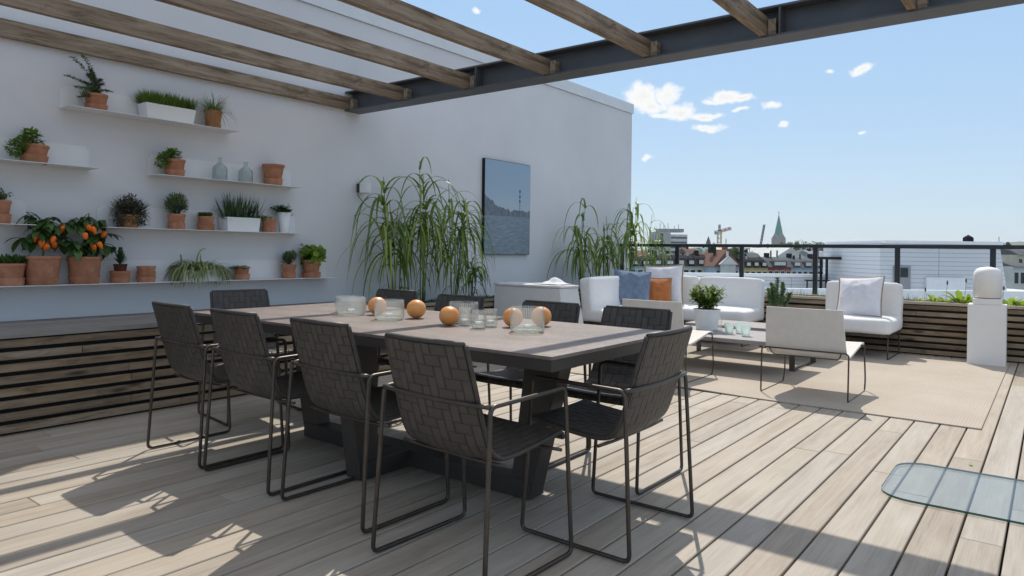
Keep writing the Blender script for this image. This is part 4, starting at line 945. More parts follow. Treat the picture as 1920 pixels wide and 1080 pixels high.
for px, py, lb in ((1367, 626, 'frosted glass tumbler standing alone nearest the plant on the coffee table'), (1387, 625, 'frosted glass tumbler in the back of the touching pair on the coffee table'), (1398, 630, 'frosted glass tumbler in the front of the touching pair on the coffee table')):
    q = ptZ(px, py, .33); bm = NB(); lathe(bm, [(.034, 0), (.036, .003), (.050, .105), (.046, .105), (.032, .02), (.003, .018)], 28)
    o = obj('tumbler', bm, MT['frost'], smooth=True); o.location = (q.x, q.y, ZC); tag(o, lb, 'glass', 'frosted tumblers on the coffee table')
q = ptX(1457, 568, 7.9); t, z = potted('potted_sedum', 'grey green upright succulent showing above the back of the cream lounge chair', 'potted plant', 7.9, ZC, .20, .16, y=q.y, mat='gwhite', saucer=0)
bm = NB(); bs = NB()
for (dx, dy, hh) in ((0, 0, .36), (-.05, .06, .27), (.03, -.10, .28), (.0, .11, .24), (-.03, -.05, .31), (.04, .04, .30), (0, -.16, .20)):
    pts = spline([(dx * .3, dy * .3, z), (dx * .8, dy * .8, z + hh * .5), (dx, dy, z + hh)], 7); tube(bs, pts, .007, 6)
    for p in pts[4:]:
        for k in range(7): a = rv(0, 6.3); lf(bm, p, (math.cos(a), math.sin(a), rv(.4, 1.2)), .05, .026, -.2, 3, .5)
obj('stems', bs, MT['sedum'], t); obj('foliage', bm, MT['sedum'], t)

# white column with domed lamp
t = thing('domed_column', 'white square column with a rounded drum lamp on top beside the slatted planter', 'column lamp', (8.66, .548, 0), math.radians(1))
bm = NB(); hexa(bm, [(-.0, -.165, 0), (.32, -.165, 0), (-.0, .165, 0), (.32, .165, 0), (.02, -.165, .626), (.32, -.165, .626), (.02, .165, .626), (.32, .165, .626)]); bevel(bm, .004, 2); obj('pedestal', bm, MT['wwhite'], t)
bm = NB(); box(bm, .035, .275, -.125, .125, .6262, .688); bevel(bm, .006, 2); obj('neck', bm, MT['wwhite'], t)
bm = NB(); R_ = .128; prof = [(R_ * .9, 0), (R_, .004), (R_, .23)] + [(R_ * (math.cos(a) * .45 + .55) if 0 else R_ - .075 * (1 - math.cos(a)), .23 + .085 * math.sin(a)) for a in [i * PI / 2 / 8 for i in range(1, 9)]] + [(.02, .323), (.002, .3235)]
lathe(bm, prof, 40, cx=.155, cz=.694); obj('drum', bm, MT['wwhite'], t, smooth=True)
bm = NB(); lathe(bm, [(.118, .6885), (.118, .6935)], 40, cx=.155); obj('seam', bm, MT['tubem'], t)

# tapered white box with a cloth
t = thing('tapered_box', 'large white tapered box with a flat covered top behind the dining chairs', 'garden box', (5.9, 4.40, 0))
def frus(bm, x0, x1, y0, y1, x0t, x1t, y0t, y1t, z0, z1): hexa(bm, [(x0, y0, z0), (x1, y0, z0), (x0, y1, z0), (x1, y1, z0), (x0t, y0t, z1), (x1t, y0t, z1), (x0t, y1t, z1), (x1t, y1t, z1)])
bm = NB(); frus(bm, -.02, .44, -.53, .425, .0, .34, -.44, .42, 0, .742); bevel(bm, .012, 3); obj('body', bm, MT['cover'], t, auto=40)
add(t, 'top_cover', cushion(.175, .437, .016, .012, .006, 16, .007, 4), MT['cover'], (.17, -.01, .757))
bm = NB(); n = 26; g = []
for i in range(n + 1):
    r_ = []
    for j in range(n + 1):
        x = -.12 + .24 * i / n; y = -.17 + .34 * j / n; k = max(0, 1 - (x / .12) ** 2) * max(0, 1 - (y / .17) ** 2)
        hgt = .055 * math.exp(-((x - .02) ** 2 / .004 + (y + .02) ** 2 / .006)) + .02 * abs(noise.noise(Vector((x * 16, y * 16, 3)))) * k + .008 * k
        r_.append(bm.verts.new((x, y, hgt)))
    g.append(r_)
for i in range(n):
    for j in range(n): bm.faces.new((g[i][j], g[i + 1][j], g[i + 1][j + 1], g[i][j + 1]))
o = obj('crumpled_cloth', bm, MT['pwhite'], smooth=True); o.location = (6.06, 4.16, .781); tag(o, 'small crumpled white cloth lying on top of the tapered box', 'cloth')
# ------------------------------------------------------------------ tall reeds in the wall planter and small plants along the roof edge
def reed(x, y, h, n, spread, label, green=.5, lean=(0, 0), leafL=.62, nl=9):
    t = thing('reed_clump', label, 'reeds', (x, y, .54), 0, 'reed clumps in the wall planter'); bs = NB(); bl = NB()
    for i in range(n):
        a = rv(0, 2 * PI); q = rv(0, spread * .35); b = Vector((math.cos(a) * q, math.sin(a) * q * .5, 0)); hh = h * (rv(.62, .92) if i else 1.0)
        top = b + Vector((math.cos(a) * spread * rv(.1, .6) + lean[0], math.sin(a) * spread * .35 + lean[1], hh)); pts = spline([b, (b + top) * .5 + Vector((rv(-.04, .04), rv(-.03, .03), 0)), top], 8)
        tube(bs, pts, .006, 5, radii=[.0065 * (1 - .6 * k / len(pts)) for k in range(len(pts))])
        m = nl + rnd.randint(0, 4)
        for k in range(m):
            u = rv(.55, 1.0) if rnd.random() < .8 else rv(.1, .55); p = pts[min(len(pts) - 1, int(u * (len(pts) - 1)))]; az = rv(0, 2 * PI); dy = math.sin(az) * .5 - .15
            L = leafL * rv(.55, 1.15) * (1.15 if u > .55 else .5); o_ = rv(.45, 1.0); d = Vector((math.cos(az) * o_, dy * o_, rv(.7, 1.5) if u > .8 else rv(.35, 1.0)))
            lf(bl, p, d, L, rv(.022, .042) * (1 if u > .5 else .55), rv(3.4, 5.6), 12, .3, tip=0)
    obj('stems', bs, MT['stem'], t, smooth=True); obj('leaves', bl, MT['reed'], t); return t
for (px, top, n, sp, lb, ln, L) in [(742, 322, 7, .22, 'dense reed clump furthest left in the wall planter, arching towards the wall lamp', (-.06, 0), .70), (793, 288, 7, .16, 'tallest reed clump in the wall planter, with a bright yellow green top', (0, 0), .66),
        (850, 325, 7, .22, 'arching reed clump in the wall planter next to the wall picture', (.05, 0), .66), (884, 470, 5, .10, 'short reed tuft just below the wall picture', (0, 0), .3),
        (1090, 372, 7, .24, 'reed clump left of the sofa, just right of the wall picture', (-.05, 0), .66), (1135, 398, 6, .18, 'reed clump behind the blue pillow side of the sofa', (0, 0), .55),
        (1180, 362, 6, .2, 'tall reed clump by the wall end where the railing starts', (0, 0), .62), (1214, 395, 4, .14, 'sparse light reed clump standing against the sky beside the wall end', (.08, -.06), .55)]:
    p = ptY(px, 540, 5.22); tz = ptY(px, top, 5.22).z
    reed(p.x, 5.22, (tz - .54) / 1.05, n, sp, lb, lean=ln, leafL=L, nl=10 if n > 5 else 7)
# low ground cover in the wall planter
t = thing('ground_cover', 'low dark ground cover growing along the wall planter', 'ground cover'); del t['category'], t['label']; bpy.data.objects.remove(t)
bm = NB()
for i in range(4200): lf(bm, (rv(4.62, 9.1), rv(4.91, 5.58), .535), (rv(-1, 1), rv(-1, 1), rv(.6, 1.6)), rv(.03, .075), rv(.008, .018), .8, 2)
tag(obj('ground_cover', bm, MT['dark']), 'low dark green ground cover filling the wall planter', 'ground cover', kind='stuff')
bm = NB()
for i in range(2600):
    y = rv(-4, 4.7); k = 1 if 1.3 < y < 3.3 else .35
    if rnd.random() > k: continue
    lf(bm, (rv(9.22, 9.72), y, .535), (rv(-.5, .5), rv(-.5, .5), 1.5), rv(.08, .17), rv(.003, .006), .5, 3, tip=0)
tag(obj('fine_grass', bm, MT['rosem']), 'thin grey green grass growing in the roof edge planter', 'grass', kind='stuff')
def hosta(y, x, lb, s=1, n=12):
    t = thing('leafy_plant', lb, 'plant', (x, y, .53), rv(0, 6), 'lime green leafy plants in the edge planter'); bl = NB(); bs = NB()
    for k in range(n):
        a = k * 2.4; d = Vector((math.cos(a) * .7, math.sin(a) * .7, rv(.7, 1.8))); q = d.normalized() * rv(.03, .09) * s; tube(bs, [(0, 0, 0), tuple(q * .5), tuple(q)], .0025, 4); lf(bl, q, d, rv(.07, .13) * s, rv(.035, .055) * s, .9, 4, .35)
    obj('stems', bs, MT['hosta'], t); obj('leaves', bl, MT['hosta'], t)
for (px, lb, s) in ((1727, 'small lime green leafy plant nearest the single lounge seat in the edge planter', .7), (1752, 'lime green leafy plant, second from the lounge seat in the edge planter', 1.0), (1775, 'lime green leafy plant midway between lounge seat and white column', 1.0),
                    (1800, 'tallest lime green leafy plant just left of the white column', 1.35), (1816, 'lime green leafy plant touching the white column on its left', 1.1), (1893, 'lime green leafy plant touching the white column on its right', 1.15), (1912, 'lime green leafy plant cut by the right edge of the photo', 1.0)):
    hosta(ptX(px, 560, 9.32).y, 9.32, lb, s)
for (px, hh, lb) in ((1735, .10, 'short dried seed head stalk left of the railing post'), (1776, .19, 'dried seed head stalk in the edge planter, second from the left'), (1811, .22, 'tallest dried seed head stalk in the edge planter'), (1829, .15, 'dried seed head stalk just left of the domed lamp'), (1882, .15, 'dried seed head stalk just right of the domed lamp')):
    q = ptX(px, 560, 9.45); t = thing('seed_stalk', lb, 'dried stalk', (9.45, q.y, .53), 0, 'dried stalks in the edge planter')
    bm = NB(); pts = spline([(0, 0, 0), (.005, .01, hh * .6), (-.005, .0, hh + .08)], 6); tube(bm, pts, .0018, 5); obj('stalk', bm, MT['twig'], t, smooth=True)
    bm = NB(); lathe(bm, [(.002, 0), (.008, .012), (.009, .03), (.005, .05), (.001, .055)], 8, cz=hh + .07, cx=-.005); obj('seed_head', bm, MT['twig'], t, smooth=True)

# ------------------------------------------------------------------ the neighbouring roof and the city behind
ZG = -21.0
def at(px, d, z=0.0):
    """point at image column px, depth d metres along the view, height z"""
    p = FW * d + RT0 * ((px - 960) / FOC * d); return Vector((p.x, p.y, z))
def zy(py, d, px=1500): return H + (CY + .0126 * (px - 960) - py) * d / FOC
YAW = math.atan2(RT0.y, RT0.x)
def cmat(name, c, rough=.9, var=.14, sc=.8, **k): return simple(name, c, rough, 0, var, sc, spec=.08, **k)
CM = {}
for nm, c in dict(pale=(.62, .62, .60), cream=(.60, .54, .42), yellow=(.62, .48, .22), red=(.30, .075, .06), lblue=(.42, .52, .60), grey=(.30, .31, .33), dark=(.022, .022, .027), slate=(.12, .125, .135), tile=(.20, .105, .08), tile2=(.17, .095, .075), copper=(.16, .33, .28), stone=(.36, .34, .31), brick=(.28, .10, .07), green=(.30, .38, .30), concrete=(.42, .43, .44), asphalt=(.05, .05, .05)).items(): CM[nm] = cmat('city_' + nm, c)
CM['win'] = simple('city_window_glass', (.03, .04, .05), .12, 0, .1, 1); CM['wht'] = cmat('city_white_trim', (.72, .72, .70))
bm = NB(); bmesh.ops.create_grid(bm, x_segments=60, y_segments=60, size=4500)
for v in bm.verts: v.co.z = ZG
def gmat():
    t = NT('distant_ground'); v = t.coord(); a = t.noise(v, .02, 6); b = t.noise(v, .15, 4)
    return t.set(color=t.ramp(t.math('ADD', t.math('MULTIPLY', a, .6), t.math('MULTIPLY', b, .4)), [(.35, (.06, .09, .03)), (.5, (.10, .10, .09)), (.65, (.16, .15, .14))]), rough=.95)
tag(obj('ground', bm, gmat()), kind='structure')
# hills
def hill(name, px0, px1, d, prof, mat):
    bm = NB(); n = len(prof); back = []; front = []
    for i, yv in enumerate(prof):
        px = px0 + (px1 - px0) * i / (n - 1); p = at(px, d, zy(yv, d, px)); front.append(p); 
    rows = []
    for k, (dd, f) in enumerate(((d * .82, 0), (d * .93, .6), (d, 1), (d * 1.15, .5), (d * 1.3, 0))):
        rows.append([bm.verts.new(at(px0 + (px1 - px0) * i / (n - 1), dd, ZG + (zy(prof[i], d, px0 + (px1 - px0) * i / (n - 1)) - ZG) * f + rv(-1, 1) * 3 * f)) for i in range(n)])
    for a, b in zip(rows[:-1], rows[1:]):
        for i in range(n - 1): f = bm.faces.new((a[i], a[i + 1], b[i + 1], b[i])); f.smooth = True
    tag(obj(name, bm, mat), kind='structure')
CM['hillm'] = simple('wooded_hill', (.05, .075, .035), .95, 0, .4, .02)
hill('hills', 1100, 2300, 2900, [466 + 3 * math.sin(i * 1.7) - (12 if i > 30 else 0) * min(1, (i - 30) / 8) + rv(-1.2, 1.2) for i in range(60)], CM['hillm'])
hill('hills', 1850, 2400, 1500, [470, 458, 452, 449, 448, 446, 449, 451, 455], CM['hillm'])

# white neighbouring roof: parapet, corrugated terrace, stair house
nb = thing('white_roof_building', 'white neighbouring building with a long low parapet just beyond the railing', 'building', at(1480, 26, 0), YAW)
def loc(px, d): return (px - 1480) / FOC * d, d - 26
bm = NB(); box(bm, -20, 16, -8.0, 26, ZG, -.55); obj('roof_deck', bm, MT['plaster'], nb)
def corr():
    t = NT('white_corrugated_cladding'); v = t.coord(); sp = t.n('ShaderNodeSeparateXYZ'); t.l(v, sp.inputs[0]); z = t.math('FRACT', t.math('DIVIDE', sp.outputs[2], .135))
    ln = t.math('LESS_THAN', z, .10); x = t.math('FRACT', t.math('DIVIDE', sp.outputs[0], 2.6)); lx = t.math('LESS_THAN', x, .008)
    c = t.mix(t.math('MAXIMUM', ln, lx), (.60, .615, .65), (.30, .32, .36)); t.bump(t.math('SUBTRACT', 1, ln), .6, .02); return t.set(color=c, rough=.45)
CM['corr'] = corr()
bm = NB(); box(bm, -18, 3.3, -.2, 0, -.55, zy(519, 26, 1450)); obj('parapet', bm, CM['corr'], nb)
bm = NB(); box(bm, -18, 3.3, -.28, .1, zy(518.8, 26, 1450), zy(513, 26, 1450)); obj('parapet_cap', bm, MT['flash'], nb)
bm = NB(); box(bm, -18, 16, -6.2, -5.9, -.55, zy(540, 20, 1450)); obj('low_kerb', bm, MT['flash'], nb)
sh_ = thing('stair_house', 'white stepped rooftop stair house with horizontal cladding lines behind the single lounge seat', 'rooftop house', at(1760, 22, 0), YAW)
def lx(px, d=22): return (px - 1760) / FOC * d
zt = zt2 = zy(458, 22, 1760)
bm = NB(); hexa(bm, [(lx(1650), 0, -1.2), (lx(1902), 0, -1.2), (lx(1650), 4, -1.2), (lx(1902), 4, -1.2), (lx(1650), 0, zt), (lx(1874), 0, zt2), (lx(1650), 4, zt), (lx(1874), 4, zt2)]); obj('clad_body', bm, CM['corr'], sh_)
bm = NB(); box(bm, lx(1656), lx(1876), -.12, 4.1, zt2 + .002, zt2 + .10); obj('roof_edge_trim', bm, MT['flash'], sh_)
bm = NB(); box(bm, lx(1675), lx(1706), -.06, -.002, zy(560, 22, 1700), zy(499, 22, 1700)); w_ = obj('window', bm, CM['grey'], sh_)
bm = NB(); box(bm, lx(1678), lx(1701), -.068, -.0605, zy(520, 22, 1700), zy(502, 22, 1700)); obj('pane', bm, CM['win'], w_)
bm = NB(); box(bm, lx(1735), lx(1808), -.10, -.004, -1.2, zy(520, 22, 1760)); obj('service_panel', bm, MT['flash'], sh_)
t = thing('roof_vent', 'small dark chimney vent with a pointed hood on the white stair house', 'roof vent', at(1815, 23, zt2 + .07), YAW)
bm = NB(); box(bm, -.11, .11, -.11, .11, 0, .17); obj('vent_body', bm, CM['dark'], t); bm = NB(); lathe(bm, [(.16, .1705), (.15, .19), (.01, .27)], 6); obj('hood', bm, CM['dark'], t)
# dark metal pergola on the neighbour's roof
t = thing('rooftop_pergola', 'thin dark metal pergola frame on the neighbouring roof beside the round tree', 'pergola', at(1598, 25, 0), YAW)
zb_, zt_ = -.54, zy(482, 25, 1598)
def lp(px): return (px - 1598) / FOC * 25
for px in (1541, 1549, 1613, 1621):
    bm = NB(); box(bm, lp(px) - .035, lp(px) + .035, (.4 if px in (1549, 1621) else -.4) - .035, (.4 if px in (1549, 1621) else -.4) + .035, zb_, zt_ - .09); obj('post', bm, CM['dark'], t)
bm = NB(); box(bm, lp(1540), lp(1650), -.45, .45, zt_ - .0898, zt_); obj('roof_frame', bm, CM['dark'], t)
t = thing('garden_bench', 'small dark metal bench frame left of the neighbouring pergola', 'bench', at(1534, 25, -.54), YAW)
bm = NB(); box(bm, -.40, .40, -.2, .2, .72, .76); obj('top', bm, CM['dark'], t)
for sx in (-.38, .38): bm = NB(); box(bm, sx - .02, sx + .02, -.02, .02, 0, .7198); obj('leg', bm, CM['dark'], t)

def tree(label, px, d, top, wid, mat='foliage_far', n=1500, base=None, seed=0):
    zt = zy(top, d, px); r = wid / FOC * d / 2; t = thing('broadleaf_tree', label, 'tree', at(px, d, ZG), 0, 'trees in the city'); h = zt - ZG
    bm = NB(); tube(bm, spline([(0, 0, 0), (r * .05, 0, h * .4), (0, 0, h * .8)], 5), r * .06, 7, radii=[r * .09 * (1 - .07 * k) for k in range(11)]); obj('trunk', bm, MT['twig'], t)
    bm = NB(); R2 = random.Random(int(px * 7 + d)); cl = []
    for i in range(26):
        a = R2.uniform(0, 2 * PI); ph = R2.uniform(-.5, 1); q = R2.uniform(.35, .8); cl.append((Vector((math.cos(a) * q * r, math.sin(a) * q * r, h - r * .95 + ph * r * .72 * (1.1 - q * .5))), r * R2.uniform(.25, .42)))
    for i in range(n):
        c, cr = R2.choice(cl); dv = Vector((R2.gauss(0, 1), R2.gauss(0, 1), R2.gauss(0, 1))).normalized(); p = c + dv * cr * R2.uniform(.7, 1.05); s = r * R2.uniform(.05, .10)
        u = (dv + Vector((R2.uniform(-.8, .8), R2.uniform(-.8, .8), R2.uniform(-.4, .9)))).normalized(); e = u.orthogonal().normalized(); g = u.cross(e)
        f = bm.faces.new([bm.verts.new(p + e * s * math.cos(k * PI / 2.5) + g * s * math.sin(k * PI / 2.5) * .7) for k in range(5)])
    obj('crown', bm, MT[mat], t)
tree('round green tree beyond the neighbouring pergola, the largest tree in view', 1602, 70, 468, 84, 'foliage_far', 3400)
tree('round dark tree rising between the row houses and the crane', 1374, 150, 461, 32, 'foliage_dark', 1200)
tree('small tree to the right of the church spire base', 1474, 420, 451, 24, 'foliage_dark', 700)
tree('broad pale green tree right of the church spire', 1500, 410, 449, 30, 'foliage_far', 900)
tree('low green tree further right of the church spire', 1532, 400, 452, 34, 'foliage_dark', 900)
tree('green tree behind the railing post left of the pale gabled roof', 1410, 330, 462, 36, 'foliage_far', 900)
tree('green tree in front of the pergola beam at the long white parapet', 1560, 200, 463, 30, 'foliage_dark', 900)
tree('small green bush like tree above the row of dormer houses', 1300, 170, 474, 24, 'foliage_far', 700)

def house(label, px0, px1, d, eave, ridge, wall, roof, nwin=3, base=530, gable=False, dormers=0, dep=9, name='row_house', group='houses in the city', rows=1, chim=1):
    x0, x1 = (px0 - (px0 + px1) / 2) / FOC * d, (px1 - (px0 + px1) / 2) / FOC * d; pc = (px0 + px1) / 2; ze = zy(eave, d, pc); zr = zy(ridge, d, pc)
    t = thing(name, label, 'house', at(pc, d, 0), YAW, group)
    bm = NB(); box(bm, x0, x1, 0, dep, ZG, ze); obj('wall', bm, CM[wall], t)
    bm = NB()
    if gable: hexa(bm, [(x0 - .3, -.3, ze + .01), (x1 + .3, -.3, ze + .01), (x0 - .3, dep, ze + .01), (x1 + .3, dep, ze + .01), ((x0 + x1) / 2 - .05, -.3, zr), ((x0 + x1) / 2 + .05, -.3, zr), ((x0 + x1) / 2 - .05, dep, zr), ((x0 + x1) / 2 + .05, dep, zr)])
    else: hexa(bm, [(x0, -.3, ze + .01), (x1, -.3, ze + .01), (x0, dep + .3, ze + .01), (x1, dep + .3, ze + .01), (x0, dep * .22, ze + (zr - ze) * .75), (x1, dep * .22, ze + (zr - ze) * .75), (x0, dep * .78, ze + (zr - ze) * .75), (x1, dep * .78, ze + (zr - ze) * .75)])
    if not gable: hexa(bm, [(x0, dep * .22, ze + (zr - ze) * .751), (x1, dep * .22, ze + (zr - ze) * .751), (x0, dep * .78, ze + (zr - ze) * .751), (x1, dep * .78, ze + (zr - ze) * .751), (x0, dep * .49, zr), (x1, dep * .49, zr), (x0, dep * .51, zr), (x1, dep * .51, zr)])
    rf = obj('roof', bm, CM[roof], t)
    for k in range(chim):
        bm = NB(); cx = x0 + (x1 - x0) * (.2 + .6 * k / max(1, chim - 1) if chim > 1 else .3); box(bm, cx - .35, cx + .35, dep * .4, dep * .5, zr - .6, zr + .7); obj('chimney', bm, CM['brick'] if k % 2 else CM['dark'], rf)
    for k in range(chim + 1):
        cx = x0 + (x1 - x0) * rnd.uniform(.08, .92); cy = dep * rnd.uniform(.3, .6); w0 = rnd.uniform(.06, .2); bm = NB(); box(bm, cx - w0, cx + w0, cy - w0, cy + w0, ze + (zr - ze) * .5, zr + rnd.uniform(.2, 1.3) * (2.2 if w0 < .09 else 1)); obj('roof_pipe', bm, CM[rnd.choice(('dark', 'wht', 'slate', 'pale'))], rf)
    hgt = 1.25; st = 2.9
    for r in range(rows):
        zc = ze - 1.3 - r * st
        for k in range(nwin):
            cx = x0 + (x1 - x0) * (k + .5) / nwin; bm = NB(); w_ = min(.75, (x1 - x0) / nwin * .32); box(bm, cx - w_ - .08, cx + w_ + .08, -.05, -.002, zc - hgt / 2 - .08, zc + hgt / 2 + .08); f = obj('window', bm, CM['wht'], t)
            bm = NB(); box(bm, cx - w_, cx + w_, -.07, -.0505, zc - hgt / 2, zc + hgt / 2); obj('pane', bm, CM['win'], f)
    for k in range(dormers):
        cx = x0 + (x1 - x0) * (k + .5) / dormers; z0 = ze + (zr - ze) * .12; h_ = (zr - ze) * .48; w_ = min(1.3, (x1 - x0) / dormers * .3)
        bm = NB(); box(bm, cx - w_, cx + w_, -.25, dep * .3, z0, z0 + h_); dm = obj('dormer', bm, CM[roof], rf)
        bm = NB(); box(bm, cx - w_ * .78, cx + w_ * .78, -.30, -.252, z0 + h_ * .15, z0 + h_ * .82); obj('dormer_window', bm, CM['wht'], rf)
        for e in (-1, 1): pass
    return t
# front row, left to right
house('grey fronted row house with a black mansard roof right beside the wall end', 1180, 1222, 125, 499, 480, 'lblue', 'dark', 3, dormers=2)
house('green grey row house with a dark mansard roof behind the thin reeds', 1222, 1268, 125, 499, 479, 'green', 'dark', 4, dormers=2)
house('pale row house with two white dormer windows left of the first railing post', 1268, 1306, 125, 499, 478, 'pale', 'dark', 3, dormers=2)
house('pale yellow row house with a long black mansard roof', 1306, 1341, 125, 499, 477, 'cream', 'dark', 3, dormers=2)
house('light blue house with a steep brown red gabled roof beside a dark tree', 1341, 1386, 118, 500, 468, 'lblue', 'tile', 3, gable=True, dep=12, chim=2)
house('ochre yellow row house with a black roof and three dormers', 1396, 1440, 122, 502, 483, 'yellow', 'dark', 4, dormers=3)
house('dark red brick row house with a plain grey roof', 1440, 1484, 122, 501, 482, 'red', 'slate', 4, dormers=1)
house('light blue grey row house with a grey roof and small dormers', 1484, 1526, 122, 502, 483, 'lblue', 'slate', 4, dormers=2)
house('pale row house with a slate roof behind the dark rooftop bench frame', 1526, 1566, 122, 502, 484, 'pale', 'slate', 3, dormers=2)
house('cream house with a red brown roof behind the neighbouring pergola', 1610, 1655, 115, 492, 482, 'cream', 'tile', 3, dormers=0)
# middle rows
mid = [(1180, 1214, 210, 481, 470, 'cream', 'tile2'), (1214, 1246, 225, 483, 472, 'pale', 'slate'), (1250, 1282, 200, 484, 475, 'grey', 'slate'), (1286, 1318, 240, 477, 466, 'pale', 'tile2'), (1318, 1345, 260, 472, 464, 'cream', 'copper'),
       (1341, 1366, 190, 477, 464, 'cream', 'cream'), (1384, 1408, 230, 480, 470, 'brick', 'slate'), (1404, 1428, 190, 484, 473, 'grey', 'slate'), (1426, 1452, 200, 485, 473, 'stone', 'slate'), (1520, 1556, 210, 482, 470, 'pale', 'grey'),
       (1556, 1590, 250, 474, 466, 'stone', 'slate'), (1610, 1640, 260, 474, 465, 'pale', 'grey'), (1640, 1665, 240, 478, 470, 'cream', 'tile')]
desc = ['cream house with a brown roof seen through the thin reeds', 'pale house with a slate roof in front of the grey tower block', 'grey house with a slate roof right below the tower block', 'pale house with a brown roof right of the tower block', 'cream house with a green copper roof below the red spire',
        'cream house with a cream parapet at the foot of the crane', 'brick house with a slate roof behind the second railing post', 'grey house with a slate roof right of the dark tree', 'stone house with a slate roof left of the big pale gable', 'pale house with a grey roof left of the round tree',
        'stone house with a slate roof half hidden by the round tree', 'pale house with a grey roof right of the round tree', 'cream house with a red roof beside the white stair house']
for a, lb in zip(mid, desc): house(lb, *a, nwin=4, rows=1, dep=12)
house('large pale grey gabled hall below the church spire', 1452, 1512, 180, 485, 464, 'concrete', 'pale', 0, gable=True, name='gabled_hall', dep=30, chim=0)
house('white gabled roof light wing leaning against the red brown gabled house', 1352, 1380, 117, 496, 480, 'pale', 'wht', 0, gable=True, name='roof_wing', dep=.5, chim=0)
for k, (a, b, e, r_, w_, f_) in enumerate([(1886, 1912, 470, 462, 'stone', 'tile2'), (1908, 1940, 478, 466, 'cream', 'slate'), (1900, 1935, 500, 490, 'pale', 'slate')]):
    house(['stone house with a brown roof at the right edge of the photo, uppermost', 'cream house with a slate roof at the right edge of the photo', 'pale house with dark windows at the right edge of the photo, lowest'][k], a, b, (170, 120, 80)[k], e, r_, w_, f_, 3, rows=3)
# grey tower block
t = thing('tower_block', 'grey concrete tower block with window bands and aerials on its roof', 'tower block', at(1256, 450, 0), YAW)
def tb(px): return (px - 1256) / FOC * 450
zt = zy(435, 450, 1256)
bm = NB(); box(bm, tb(1226), tb(1257), 0, 16, ZG, zt); obj('blind_wing', bm, CM['concrete'], t)
bm = NB(); box(bm, tb(1257.05), tb(1289), .6, 16, ZG, zt - 1.5); obj('window_wing', bm, CM['pale'], t)
for k in range(9):
    bm = NB(); z = zt - 4.2 - k * 3.1; box(bm, tb(1258), tb(1288), .52, .598, z, z + 1.2); obj('window_band', bm, CM['slate'], t)
bm = NB(); box(bm, tb(1238), tb(1243), -.1, -.002, ZG, zt - 1); obj('stair_window', bm, CM['win'], t)
bm = NB(); box(bm, tb(1236), tb(1284), 3, 12, zt + .01, zt + 2.2); obj('roof_plant', bm, CM['grey'], t)
for px in (1241, 1248, 1256, 1268, 1276): bm = NB(); box(bm, tb(px) - .12, tb(px) + .12, 6, 6.3, zt + 2.21, zt + rv(4, 6.5)); obj('aerial', bm, CM['slate'], t)
# little red church tower
t = thing('red_spire_tower', 'small red brick tower with a slender dark spire left of the crane', 'tower', at(1328, 480, ZG), YAW)
bm = NB(); zz = zy(459, 480, 1328) - ZG; box(bm, -1.6, 1.6, -1.6, 1.6, 0, zz); obj('brick_shaft', bm, CM['brick'], t)
bm = NB(); lathe(bm, [(1.9, zz + .01), (1.5, zz + 2), (.1, zy(443, 480, 1328) - ZG)], 8); obj('spire', bm, CM['slate'], t)
# tower crane
def lattice(bm, a, b, w, r, step):
    a, b = Vector(a), Vector(b); d = b - a; n = max(2, int(d.length / step)); dn = d.normalized(); u = dn.orthogonal().normalized(); v = dn.cross(u)
    if abs(dn.z) > .9: u = Vector((1, 0, 0)); v = Vector((0, 1, 0))
    cs = [u * w + v * w, u * -w + v * w, u * -w - v * w, u * w - v * w]
    for c in cs: tube(bm, [a + c, b + c], r, 4)
    for i in range(n):
        for k in range(4): tube(bm, [a + d * (i / n) + cs[k], a + d * ((i + 1) / n) + cs[(k + 1) % 4]], r * .7, 3)
t = thing('tower_crane', 'yellow and red tower crane with a raised jib left of the church spire', 'crane', at(1348.5, 380, 0), YAW)
CM['cry'] = cmat('crane_yellow_paint', (.60, .50, .28)); CM['crr'] = cmat('crane_red_paint', (.38, .20, .17))
def zc(y): return zy(y, 380, 1348)
def cp(px): return (px - 1348.5) / FOC * 380
bm = NB(); lattice(bm, (0, 0, ZG), (0, 0, zc(434)), .9, .2, 2.2); obj('mast', bm, CM['cry'], t)
bm = NB(); lattice(bm, (0, 0, zc(434)), (cp(1370.5), 0, zc(427.5)), .5, .17, 1.8); obj('jib', bm, CM['crr'], t)
bm = NB(); lattice(bm, (0, 0, zc(434)), (cp(1339), 0, zc(436)), .5, .17, 1.5); obj('counter_jib', bm, CM['grey'], t)
bm = NB(); box(bm, cp(1340), cp(1342.5), -.6, .6, zc(440), zc(435.5)); obj('counterweight', bm, CM['grey'], t)
bm = NB(); lattice(bm, (0, 0, zc(434)), (0, 0, zc(421)), .35, .16, 1.5); obj('mast_top', bm, CM['slate'], t)
t = thing('mobile_crane', 'slanting grey lattice crane boom directly left of the church spire', 'crane', at(1424, 480, 0), YAW)
bm = NB(); lattice(bm, (-4, 0, ZG), ((1432.5 - 1424) / FOC * 480, 0, zy(421, 480, 1428)), .45, .2, 2.2); obj('boom', bm, CM['slate'], t)
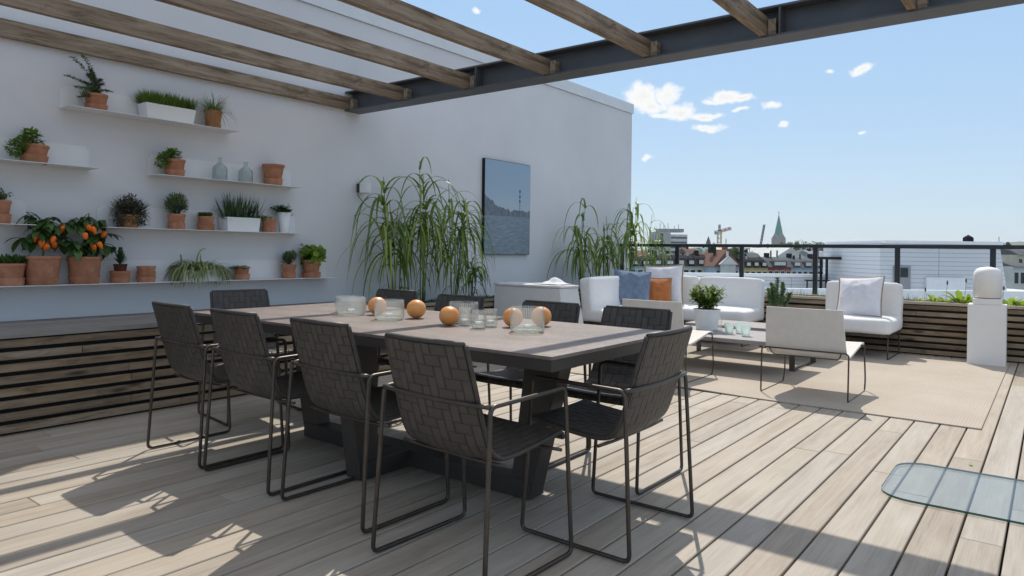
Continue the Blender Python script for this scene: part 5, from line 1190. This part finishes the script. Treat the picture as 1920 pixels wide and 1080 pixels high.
# church
t = thing('church', 'church tower with a tall pointed green copper spire', 'church', at(1459.5, 620, 0), YAW + .35)
def zs(y): return zy(y, 620, 1459)
bm = NB(); box(bm, -4.2, 4.2, -4.2, 4.2, ZG, zs(447)); obj('stone_tower', bm, CM['stone'], t)
bm = NB()
for k in range(4):
    a = k * PI / 2; M_ = Matrix.Rotation(a, 4, 'Z'); vs = [M_ @ Vector(p) for p in ((-4.2, -4.2, zs(447) + .01), (4.2, -4.2, zs(447) + .01), (0, -4.25, zs(437)), (0, 0, zs(437)))]
    vv = [bm.verts.new(p) for p in vs]; bm.faces.new((vv[0], vv[1], vv[2])); bm.faces.new((vv[1], vv[3], vv[2])); bm.faces.new((vv[3], vv[0], vv[2]))
obj('gables', bm, CM['stone'], t)
bm = NB(); lathe(bm, [(4.6, zs(447) + .02), (3.6, zs(439)), (.12, zs(402))], 8); obj('spire', bm, CM['copper'], t)
bm = NB(); box(bm, -.12, .12, -.12, .12, zs(402), zs(396)); box(bm, -.7, .7, -.119, .119, zs(399), zs(398.3)); obj('cross', bm, CM['dark'], t)

# general city fabric further back: many simple roofs, each its own small house
R3 = random.Random(5); k = 0
adj = ['brown roofed', 'grey roofed', 'slate roofed', 'red roofed', 'pale roofed']
for i in range(46):
    d = R3.uniform(280, 900); px = R3.uniform(1175, 1680); w_ = R3.uniform(10, 20); wp = w_ / d * FOC
    top = 470 + (R3.uniform(-3, 8)) * (400 / d) ** .5 ; 
    j = R3.randrange(5); rf_ = ['tile2', 'grey', 'slate', 'tile', 'concrete'][j]; wl = R3.choice(['pale', 'cream', 'stone', 'concrete', 'grey'])
    x0 = -w_ / 2; x1 = w_ / 2; ze = zy(top + 5, d, px); zr = zy(top, d, px)
    t = thing('city_house', adj[j] + ' small house among the distant rooftops of the city', 'house', at(px, d, 0), YAW + R3.uniform(-.5, .5), adj[j] + ' houses in the distant city')
    bm = NB(); box(bm, x0, x1, 0, 10, ZG, ze); obj('wall', bm, CM[wl], t)
    bm = NB(); hexa(bm, [(x0, -.3, ze + .02), (x1, -.3, ze + .02), (x0, 10.3, ze + .02), (x1, 10.3, ze + .02), (x0, 4.9, zr), (x1, 4.9, zr), (x0, 5.1, zr), (x1, 5.1, zr)]); obj('roof', bm, CM[rf_], t)

# haze over the city
bm = NB(); box(bm, -4600, 4600, -4600, 4600, ZG - 1, 90); hz = obj('haze', bm, CM['pale']); tag(hz, kind='stuff', label='thin pale summer haze over the distant city', cat='haze')
hm = bpy.data.materials.new('thin_air'); hm.use_nodes = True; ht = hm.node_tree; ht.nodes.clear(); ho = ht.nodes.new('ShaderNodeOutputMaterial'); hv = ht.nodes.new('ShaderNodeVolumePrincipled')
hv.inputs['Color'].default_value = (.92, .97, 1.0, 1); hv.inputs['Density'].default_value = .00012; hv.inputs['Anisotropy'].default_value = .3; ht.links.new(hv.outputs[0], ho.inputs['Volume'])
hz.data.materials.clear(); hz.data.materials.append(hm)
